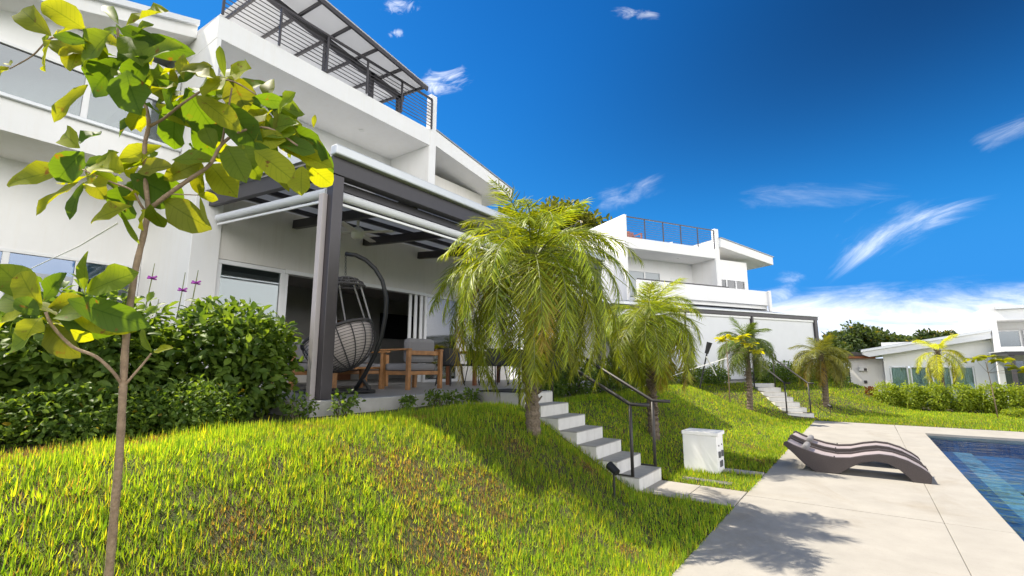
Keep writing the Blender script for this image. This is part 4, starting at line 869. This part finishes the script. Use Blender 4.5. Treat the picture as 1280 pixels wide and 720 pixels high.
LV = '''64 45 17 5 27 y|106 37 57 3 30 y|64 50 47 82 20 y|110 106 65 142 18 y|155 75 107 110 38 d|158 88 168 136 40 d|140 40 97 76 36 m|158 32 200 8 32 y|148 30 128 0 11 m|165 50 226 64 24 d|150 36 188 56 22 d|222 104 203 128 30 d|222 126 212 181 34 d|232 110 270 172 36 d|240 148 262 194 22 d|282 128 318 184 34 d|290 95 305 134 32 p|285 97 254 113 22 y|281 96 273 58 9 m|315 122 353 128 15 d|348 142 362 116 16 m|335 125 335 96 16 p|310 128 326 162 26 m|345 138 366 190 24 p|333 150 340 188 16 d|355 160 396 184 26 d|362 190 408 201 24 y|382 203 413 230 24 y|378 208 374 238 23 y|318 188 362 219 26 y|345 185 356 233 14 p|300 180 320 217 26 m|283 182 303 217 24 m|262 205 290 238 30 y|396 170 413 213 11 d|392 160 393 144 5 y|105 190 70 222 30 d|90 212 2 222 27 y|100 185 72 162 22 y|100 180 120 161 17 d|98 228 42 259 20 y|105 228 83 267 12 d|155 215 113 204 34 y|168 228 148 270 34 d|163 218 222 250 38 d|165 258 110 271 22 y|202 182 150 196 18 y|205 250 250 281 32 p|188 255 200 284 20 m|182 262 172 284 15 y|215 200 262 196 18 m|205 225 240 204 24 p|247 243 270 248 11 y|250 245 255 275 5 p|50 380 0 332 32 m|52 385 20 342 28 y|50 392 -2 366 30 m|107 368 100 321 14 m|108 366 155 341 30 m|85 374 166 405 30 d|80 385 150 409 26 y|70 397 134 418 24 d|58 408 4 435 28 m|58 405 88 441 28 p|88 412 113 425 13 y|30 390 -2 403 26 y|55 375 72 346 18 d|190 440 172 413 10 m|192 440 209 433 9 y|170 80 212 52 22 m|200 95 232 78 20 y|185 70 160 104 26 d|215 70 243 84 18 y|222 92 255 78 14 p|230 100 225 68 12 y|245 120 290 150 22 y|265 120 300 106 20 m|195 130 240 152 22 y|60 52 88 62 18 y|66 44 100 50 12 d|130 40 118 70 26 m|12 84 -6 94 16 y|14 82 8 76 8 y|172 215 205 205 20 p|120 212 140 190 18 m|112 222 128 246 18 p|330 165 362 150 20 m|320 178 338 205 18 d|372 172 392 196 18 p|255 200 240 226 16 m|268 186 256 160 18 m|60 385 95 372 18 p|45 385 30 360 22 d|50 398 30 420 26 y|76 392 100 402 16 m|150 262 168 300 6 m|165 45 186 28 16 m|196 58 150 70 22 d|240 88 262 90 16 y|105 50 128 66 18 y'''
B_, D_, N_, L_, W_, T_ = [], [], [], [], [], []
rg = np.random.default_rng(5)
for s in LV.split('|'):
    a = s.split(); bx_, by_, tx_, ty_, wp = map(float, a[:5]); dd = rg.uniform(-.16, .10); tl = rg.uniform(-.09, .09)
    b = ap(bx_, by_, dd); e = ap(tx_, ty_, dd + tl); v = e - b
    nrm = -_f * rg.uniform(.7, 1.0) + Vector((rg.uniform(-.3, .3), rg.uniform(-.3, .3), rg.uniform(.1, .7)))
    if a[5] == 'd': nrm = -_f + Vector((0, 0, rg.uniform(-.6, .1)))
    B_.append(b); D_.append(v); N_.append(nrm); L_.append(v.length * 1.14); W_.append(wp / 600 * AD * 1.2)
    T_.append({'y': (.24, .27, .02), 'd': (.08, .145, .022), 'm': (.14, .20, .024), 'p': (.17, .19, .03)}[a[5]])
hubs = [(64, 46), (110, 62), (135, 45), (150, 60), (165, 90), (180, 130), (200, 78), (218, 100), (235, 115), (262, 112), (284, 104), (292, 130), (300, 120), (322, 125), (340, 140), (352, 165), (280, 182), (300, 168), (325, 165), (345, 165), (372, 182), (250, 200), (165, 238), (150, 228), (112, 212), (100, 205), (185, 200), (56, 392), (70, 398), (45, 384)]
for k in range(96):
    h_ = hubs[k % len(hubs)]; a_ = rg.uniform(0, 6.283); ln = rg.uniform(22, 50); x_ = h_[0] + rg.normal(0, 7); y_ = h_[1] + rg.normal(0, 7); dd = rg.uniform(-.1, .3)
    b = ap(x_, y_, dd); e = ap(x_ + ln * math.cos(a_), y_ + ln * math.sin(a_) * .8 + 6, dd + rg.uniform(-.14, .14)); v = e - b
    B_.append(b); D_.append(v); N_.append(-_f * rg.uniform(.4, 1) + Vector((rg.uniform(-.5, .5), rg.uniform(-.5, .5), rg.uniform(.2, .9)))); L_.append(v.length); W_.append(v.length * rg.uniform(.48, .66))
    T_.append([(.24, .27, .02), (.08, .14, .022), (.13, .19, .024), (.22, .24, .02)][k % 4])
T_ = np.array(T_) * rg.uniform(.8, 1.15, (len(T_), 1))
V, F, C_ = leafcloud(np.array([tuple(x) for x in B_]), np.array([tuple(x) for x in D_]), np.array([tuple(x) for x in N_]), np.array(L_), np.array(W_), T_, OBOV, .17, .16, .15)
# reddish dried tips on some leaves
npmesh('leaves', V, F, MT['almond'], al, C_, lc=(len(L_), OBOV))
tag(MB().tube([ap(147, 279, 0), ap(100, 307, .5), at(38, 336, 4.2)], .0035, 6).build('tether', MT['cord']), 'thin white cord tied from the near almond tree down to the flowering bush', 'cord')

# ---- shrubs
def shrub(name, label, c, r, n, ll, lo, hi, group=None, yel=0.0, stems=8, cat='shrub', flat=.0, seed=None, zmin=None, prof=PROF, inner=.55):
    """leafy bush: leaves crowd the outer shell of lumpy clumps"""
    global RNG
    if seed is not None: RNG = np.random.default_rng(seed)
    c = np.array(c, float); r = np.array(r, float); zb = c[2] - r[2] if zmin is None else zmin
    t = thing(name, label, cat, (c[0], c[1], zb), group=group)
    nc = 14; cc = c + unit(RNG.normal(0, 1, (nc, 3))) * r * rnd(.35, .75, nc)[:, None]; cr_ = r.mean() * rnd(.30, .55, nc)
    k = RNG.integers(0, nc, n); d = unit(RNG.normal(0, 1, (n, 3))); rad_ = rnd(inner, 1.05, n) ** .6
    p = np.where((RNG.random(n) < .55)[:, None], cc[k] + d * (cr_[k] * rad_)[:, None] * (r / r.mean()), c + d * r * (rad_ * rnd(.85, 1.08, n))[:, None])
    p[:, 2] = np.maximum(p[:, 2], zb + rnd(.02, .2, n)); o = unit(p - c)
    dr = o * .8 + RNG.normal(0, .55, (n, 3)) + np.array([0, 0, .15]); nm = o + np.array([0, 0, .9]) + RNG.normal(0, .45, (n, 3))
    V, F, C_ = leafcloud(p, dr, nm, ll * rnd(.6, 1.25, n), ll * rnd(.38, .62, n), gtint(n, lo, hi, yel), prof, .2, .3)
    npmesh('foliage', V, F, MT['leaf'], t, C_)
    sm = MB()
    for i in range(stems):
        e = Vector(cc[i % nc]); b = Vector((c[0] + (e.x - c[0]) * .3, c[1] + (e.y - c[1]) * .3, zb - .08)); mdl = b.lerp(e, .5) + Vector((RNG.normal(0, .04), RNG.normal(0, .04), .05)); sm.tube([b, mdl, e], [.014, .010, .005], 6)
    sm.build('stems', MT['bark2'], t, smooth=True)
    return t
DK = ((.05, .10, .018), (.16, .24, .036)); LT = ((.05, .10, .02), (.12, .18, .03)); YG = ((.13, .20, .02), (.30, .36, .03))
big = [shrub('flowering_shrub', 'tall leafy shrub with purple flower spikes behind the almond tree trunk', (-6.0, 1.35, 1.62), (.72, .85, .74), 5200, .115, *DK, 'tall shrubs beside the pergola', seed=21, zmin=.98),
       shrub('flowering_shrub', 'tall leafy shrub ending the row next to the pergola post', (-5.95, 2.62, 1.62), (.62, .74, .72), 4600, .115, *DK, 'tall shrubs beside the pergola', seed=22, zmin=.98),
       shrub('flowering_shrub', 'tall dark shrub at the picture edge behind the low almond branch', (-6.1, .05, 1.55), (.75, .85, .70), 4200, .115, *DK, 'tall shrubs beside the pergola', seed=23, zmin=.98)]
for (px, py, ln), par in zip(((190, 347, 30), (228, 362, 36), (245, 353, 26), (194, 400, 40), (239, 409, 30), (246, 426, 24)), (big[0], big[1], big[1], big[0], big[1], big[1])):
    p = at(px, py, 5.9 if py < 380 else 5.45); st = MB().tube([p - Vector((.02, .02, .35)), p, p + Vector((.0, .01, ln * .006))], [.007, .006, .004], 5).build('flower_spike', MT['stem'], par)
    fl = MB()
    for k in range(7): a = k * .9; fl.beam(p + Vector((0, 0, -.01)), p + Vector((.05 * math.cos(a), .05 * math.sin(a), .02 * math.sin(k * 2))), .024, .016)
    fl.build('flower', MT['petal'], st)
for i, (y, lab) in enumerate(((.35, 'low dark groundcover shrub at the left edge under the almond branch'), (1.15, 'low dark groundcover shrub behind the almond trunk'), (1.95, 'low dark groundcover shrub right of the almond trunk'))):
    shrub('low_shrub', lab, (-5.08, y, 1.16), (.34, .50, .32), 2300, .055, *DK, 'low shrubs along the bank crest', seed=31 + i, zmin=.98, yel=.02)
for i, (x, y, s, lab) in enumerate(((-5.12, 3.05, .15, 'small bedding plant left of the pergola post foot'), (-5.1, 3.62, .17, 'small bedding plant at the foot of the pergola post'), (-5.02, 4.55, .11, 'tiny bedding plant on the gravel before the egg chair base'), (-5.02, 5.05, .15, 'small bedding plant on the gravel before the armchair'), (-5.05, 5.45, .13, 'small bedding plant on the gravel between armchair and landing'), (-5.1, 5.95, .14, 'small bedding plant beside the stair landing'))):
    shrub('bedding_plant', lab, (x, y, .99 + s), (s, s * 1.3, s), 170, .06, *DK, 'small plants along the patio edge', seed=41 + i, zmin=.98, stems=5, inner=.2)
for i, (x, y, rx, h_, lab) in enumerate(((-5.0, 8.2, .3, .30, 'small sunlit shrub right of the landing behind the near handrail'), (-5.0, 9.3, .45, .42, 'yellow green shrub under the medium palm'), (-4.8, 10.6, .5, .45, 'yellow green shrub behind the medium palm trunk'), (-4.6, 12.0, .6, .5, 'green shrub at the end of the near terrace'))):
    shrub('garden_shrub', lab, (x, y, .98 + h_ * .8), (rx, rx * 1.3, h_), 1500, .075, *(LT if i else DK), 'shrubs along the near terrace', seed=51 + i, zmin=.95)
for i, ly in enumerate((-8.2, -6.9, -5.6, -4.3, -3.1)):
    x, y, _ = L2(.62, ly); shrub('terrace_shrub', ['dark low shrub nearest the medium palm along the blinds', 'dark low shrub second from the medium palm along the blinds', 'dark low shrub behind the yellow leaved sapling', 'dark low shrub behind the small lit palm', 'dark low shrub touching the head of the distant stairs'][i], (x, y, 1.25), (.5, .8, .38), 1500, .085, *DK, 'shrubs below the white blinds', seed=61 + i, zmin=.9)
for i, ly in enumerate((-.4, .7, 1.8, 2.9, 4.0)):
    x, y, _ = L2(.62, ly); shrub('terrace_shrub', ['dark shrub right of the distant stairs head', 'dark shrub left behind the yellowing palm', 'dark shrub right behind the yellowing palm', 'dark shrub below the end post of the far pergola', 'dark shrub at the corner of the far terrace'][i], (x, y, 1.32), (.5, .7, .5), 1500, .09, *DK, 'shrubs below the white blinds', seed=71 + i, zmin=.9)
for i, x in enumerate((.62, 1.32, 2.02, 2.72, 3.42, 4.0)):
    shrub('hedge_shrub', ['bright clipped hedge bush at the left end by the red leaved plant', 'bright clipped hedge bush below the first low window', 'bright clipped hedge bush left of the foxtail palm', 'bright clipped hedge bush right of the foxtail palm', 'bright clipped hedge bush before the tall white wall', 'bright clipped hedge bush at the right end by the pergola'][i], (x, 23.6, .48), (.46, .45, .55), 2400, .085, *YG, 'clipped hedge before the low house', seed=81 + i, zmin=-.02)
shrub('croton', 'red leaved plant at the left end of the clipped hedge', (.12, 23.9, .40), (.22, .25, .42), 380, .10, (.10, .02, .012), (.16, .07, .02), seed=91, zmin=-.02)
for i, (x, y) in enumerate(((3.75, 22.3), (4.15, 22.5))): shrub('low_shrub', ['low yellow green plant beside the sapling at the right edge', 'low yellow green plant farthest right below the pergola'][i], (x, y, .12), (.30, .25, .16), 500, .06, *YG, 'low plants by the right edge', seed=93 + i, zmin=-.02)

# ---- saplings on the lawn
def sapling(label, base, top, leaves, ll, tint, seed):
    global RNG
    RNG = np.random.default_rng(seed); t = thing('sapling', label, 'tree', base); b = Vector(base); e = Vector(top)
    mb = MB().tube([b - Vector((0, 0, .1)), b.lerp(e, .5) + Vector((.01, 0, 0)), e], [.019, .014, .008], 7)
    tips = []
    for v in leaves:
        q = e + Vector(v); mb.tube([b.lerp(e, .8), q], [.006, .003], 5); tips.append(q)
    mb.build('trunk', MT['bark'], t, smooth=True)
    P = []; D = []
    for q in tips:
        for k in range(9): P.append(tuple(q)); a = k * .72 + RNG.random(); D.append((math.cos(a), math.sin(a), RNG.uniform(-.3, .5)))
    n = len(P); V, F, C_ = leafcloud(np.array(P), np.array(D), np.tile([0, 0, 1.0], (n, 1)) + RNG.normal(0, .3, (n, 3)), ll * rnd(.7, 1.2, n), ll * rnd(.45, .6, n), np.array(tint) * rnd(.7, 1.15, n)[:, None], OBOV, .12, .25, .05)
    npmesh('leaves', V, F, MT['almond'], t, C_, lc=(n, OBOV))
zs = float(height(-3.3, 15.5))
sapling('thin sapling with yellow leaves on the lit bank before the small palm', (-3.3, 15.5, zs), (-3.28, 15.5, 2.35), [(0, 0, .15), (.3, .05, .05), (.6, .1, -.1), (.75, .2, -.3), (-.15, 0, .05), (.45, .1, .15)], .26, (.30, .31, .03), 3)
sapling('thin sapling with large leaves on the far lawn near the right edge', (3.28, 21.7, 0), (3.2, 21.7, 1.75), [(-.25, 0, .1), (.05, 0, .15), (.4, .1, .05), (.75, .1, -.2), (1.0, .1, -.35)], .34, (.20, .23, .02), 4)
gl_ = thing('garden_lamp', 'dark leaning garden lamp pole before the white blinds', 'garden light', at(875, 482, 13.6))
MB().tube([at(875, 484, 13.6), at(884, 440, 13.6)], .022, 7).build('pole', MT['black'], gl_); MB().tube([at(883, 442, 13.6), at(887, 428, 13.6)], [.05, .075], 10).build('head', MT['black'], gl_)
tag(MB().tube([Vector((-3.29, 15.48, 1.85)), at(860, 463, 12.0), at(790, 488, 9.6)], .012, 5).build('guy_rope', MT['cord']), 'white guy rope running from the yellow sapling toward the medium palm', 'rope')
tag(MB().tube([at(883, 446, 12.9), at(895, 469, 13.2)], .017, 6).build('marker_stake', MT['cord']), 'short white leaning stake beside the dark garden lamp', 'stake')

# ---- trees behind
def tree(label, base, h, r, n, ll, lo, hi, seed, yel=.0, name='broadleaf_tree', group='trees behind the houses'):
    global RNG
    RNG = np.random.default_rng(seed); b = Vector(base); t = thing(name, label, 'tree', b, group=group)
    r = np.array(r, float); c = np.array([b.x, b.y, b.z + h - r[2]])
    nc = 34; d = unit(RNG.normal(0, 1, (nc, 3))); d[:, 2] = np.abs(d[:, 2]) * 1.1 - .35; cc = c + d * r * rnd(.45, .95, nc)[:, None]; cr_ = r.mean() * rnd(.16, .34, nc)
    k = RNG.integers(0, nc, n); dd = unit(RNG.normal(0, 1, (n, 3))); p = cc[k] + dd * (cr_[k] * rnd(.35, 1.1, n))[:, None] * np.array([1.15, 1.15, .75])
    ct_ = rnd(.75, 1.2, nc); V, F, C_ = leafcloud(p, dd + RNG.normal(0, .6, (n, 3)), dd + np.array([0, 0, .8]) + RNG.normal(0, .4, (n, 3)), ll * rnd(.6, 1.3, n), ll * rnd(.4, .7, n), gtint(n, lo, hi, yel) * ct_[k][:, None], PROF, .15, .2)
    npmesh('crown', V, F, MT['leaf'], t, C_)
    mb = MB(); tr_ = .035 * h * .5
    mb.tube([b - Vector((0, 0, .3)), b + Vector((.1, 0, h * .35)), Vector(c)], [tr_ * 1.3, tr_, tr_ * .5], 8)
    for i in range(10):
        e = Vector(cc[i]); s = b.lerp(Vector(c), .55 + .04 * i); mb.tube([s, s.lerp(e, .5) + Vector((0, 0, .15)), e], [tr_ * .45, tr_ * .3, tr_ * .12], 6)
    mb.build('trunk', MT['bark2'], t, smooth=True)
OL = ((.06, .085, .018), (.15, .16, .03))
tree('olive green tree top rising behind the gap between the two tall houses', (-16.2, 29.4, 0), 13.7, (3.7, 3.7, 2.8), 6800, .42, *OL, 101, .06)
tree('olive tree crown left of the gap, close behind the near house', (-19.6, 27.0, 0), 12.9, (2.4, 2.4, 1.8), 3600, .42, *OL, 102, .05)
BG = ((.035, .062, .022), (.085, .12, .035))
for i, (px, d_, h_, r_, lab) in enumerate(((1062, 46, 6.0, 2.5, 'dark rounded tree just right of the far pergola'), (1088, 47, 5.9, 2.5, 'tall dark rounded tree left of the low house roof'), (1112, 49, 5.4, 2.0, 'dark tree above the left tip of the low roof'), (1132, 52, 5.1, 1.8, 'dark tree above the low roof, left of the orange flowering one'), (1160, 56, 6.0, 2.0, 'dark tree above the low roof behind the foxtail palm'), (1190, 56, 5.9, 2.0, 'tree with dry tips above the low roof, nearest the tall white wall'), (1040, 38, 3.9, 1.7, 'small dark tree low behind the far pergola post'))):
    p = at(px, 458, d_); tree(lab, (p.x, p.y, -.6), h_ + .6, (r_, r_, r_ * .8), 3000, .34, *BG, 110 + i, .03 if i != 5 else .12)
p = at(1142, 458, 53); tree('small orange flowering tree top above the low roof', (p.x, p.y, -.6), 5.3, (1.2, 1.2, .9), 900, .3, (.22, .12, .02), (.32, .18, .03), 121)
p = at(1010, 458, 44); tree('dark tree hidden low behind the far terrace corner', (p.x, p.y, -.6), 4.2, (2.2, 2.2, 1.5), 2400, .34, *BG, 122)

# ------------------------------------------------------------------ grass
def grass():
    global RNG
    RNG = np.random.default_rng(99); parts = []
    # worn patches, as the lawn shows them: (x, y, radius)
    worn = [(-4.55, .8, .55), (-4.5, 1.5, .4), (-4.35, 2.6, .40), (-3.3, 2.9, .55), (-2.9, 3.5, .5), (-2.6, 2.75, .5), (-4.2, 4.0, .3), (-3.2, 4.45, .35), (-2.75, 5.3, .25), (-3.1, 1.5, .35), (-2.2, 1.3, .4), (-1.8, 4.2, .25), (-1.6, 9.4, .3), (-2.0, 10.6, .4)]
    def blades(x, y, hgt, wid, t0, t1, dens_dry=1.0):
        n = len(x); z = height(x, y); p1 = vnoise(x, y, 1.6, 5); p2_ = vnoise(x, y, 4.7, 6); p3_ = vnoise(x, y, .7, 8)
        wn = np.zeros(n)
        for (a_, b_, r_) in worn: wn = np.maximum(wn, 1 - np.sqrt((x - a_) ** 2 + (y - b_) ** 2) / r_)
        wn = sst(np.maximum(wn, 0) + (p2_ - .5) * .8, .10, .75)
        a = np.where(RNG.random(n) < .45, vnoise(x, y, 6, 21) * 12.6 + rnd(-.9, .9, n), rnd(0, 6.28, n)); tilt = rnd(t0, t1, n); d = np.stack([np.cos(a) * tilt, np.sin(a) * tilt, np.ones(n)], 1); nn_ = np.stack([np.cos(a), np.sin(a), np.full(n, .3)], 1)
        k = (RNG.random(n) ** 1.3)[:, None]; c = np.array([.09, .195, .016]) * (1 - k) + np.array([.33, .44, .028]) * k
        yl = (RNG.random(n) < .12); c[yl] = np.array([.46, .46, .035]) * rnd(.7, 1.1, yl.sum())[:, None]
        m = RNG.random(n) < (.06 + .62 * wn); c[m] = np.array([.34, .235, .085]) * rnd(.3, 1.15, m.sum())[:, None]
        c *= (.86 + .56 * p3_)[:, None]
        L = hgt * rnd(.45, 1.35, n) * np.where(m, .75, 1) * (.62 + .7 * p2_) * (1 - .35 * wn)
        parts.append(leafcloud(np.stack([x, y, z - .004], 1), d, nn_, L, wid * rnd(.6, 1.3, n), c, BLADE, .22, .5))
    def field(x0, x1, y0, y1, dens, hgt, wid, cond=None, clump=.35):
        for share, hs_, ws_, t0, t1 in ((.66, .72, .85, .9, 4.0), (.34, .95, .95, .25, 1.7)):
            n = int((x1 - x0) * (y1 - y0) * dens * share); x = rnd(x0, x1, n); y = rnd(y0, y1, n)
            v = vnoise(x, y, 7.5, 15) * .55 + vnoise(x, y, 17, 16) * .45; k = RNG.random(n) < (1 - clump + clump * 2 * sst(v, .34, .60))
            k &= ~st1(x, y) & ~st2(x, y) & ~path1(x, y) & ~((x > -2.46) & (x < -1.9) & (y > 7.96) & (y < 8.4)) & ~((x > -1.95) & (y > 8.18) & (y < 8.44) & (x < -1.3)) & ~((x > -2.25) & (x < -1.65) & (y > 7.3) & (y < 7.47))
            if cond is not None: k &= cond(x, y)
            blades(x[k], y[k], hgt * hs_, wid * ws_, t0, t1)
    e = XD0 + .015
    field(-4.76, e, -.1, 2.6, 7200, .085, .0066, clump=.5)
    field(-4.76, e, 2.6, 4.6, 6200, .082, .0072, clump=.5)
    field(-4.76, e, 4.6, 7.4, 3800, .08, .0088, clump=.45)
    field(-4.8, e, 7.4, 11, 2500, .08, .0115)
    field(-4.8, e, 11, 16, 1500, .075, .016)
    ter = lambda x, y: ((x - P2[0]) * N2[0] + (y - P2[1]) * N2[1] > .5) | ((x - P2[0]) * E1[0] + (y - P2[1]) * E1[1] > 4.7)
    field(-9, e, 16, 22, 950, .07, .020, ter)
    field(e + .02, 9, 17.45, 23.3, 950, .065, .019, ter)
    field(-3, 1.5, 22, 29, 700, .07, .024, ter)
    V, F, C_ = merge(parts); o = npmesh('grass', V, F, MT['grass'], None, C_); tag(o, 'green and yellowing grass on the banks and lawn', 'grass', kind='stuff')
grass()
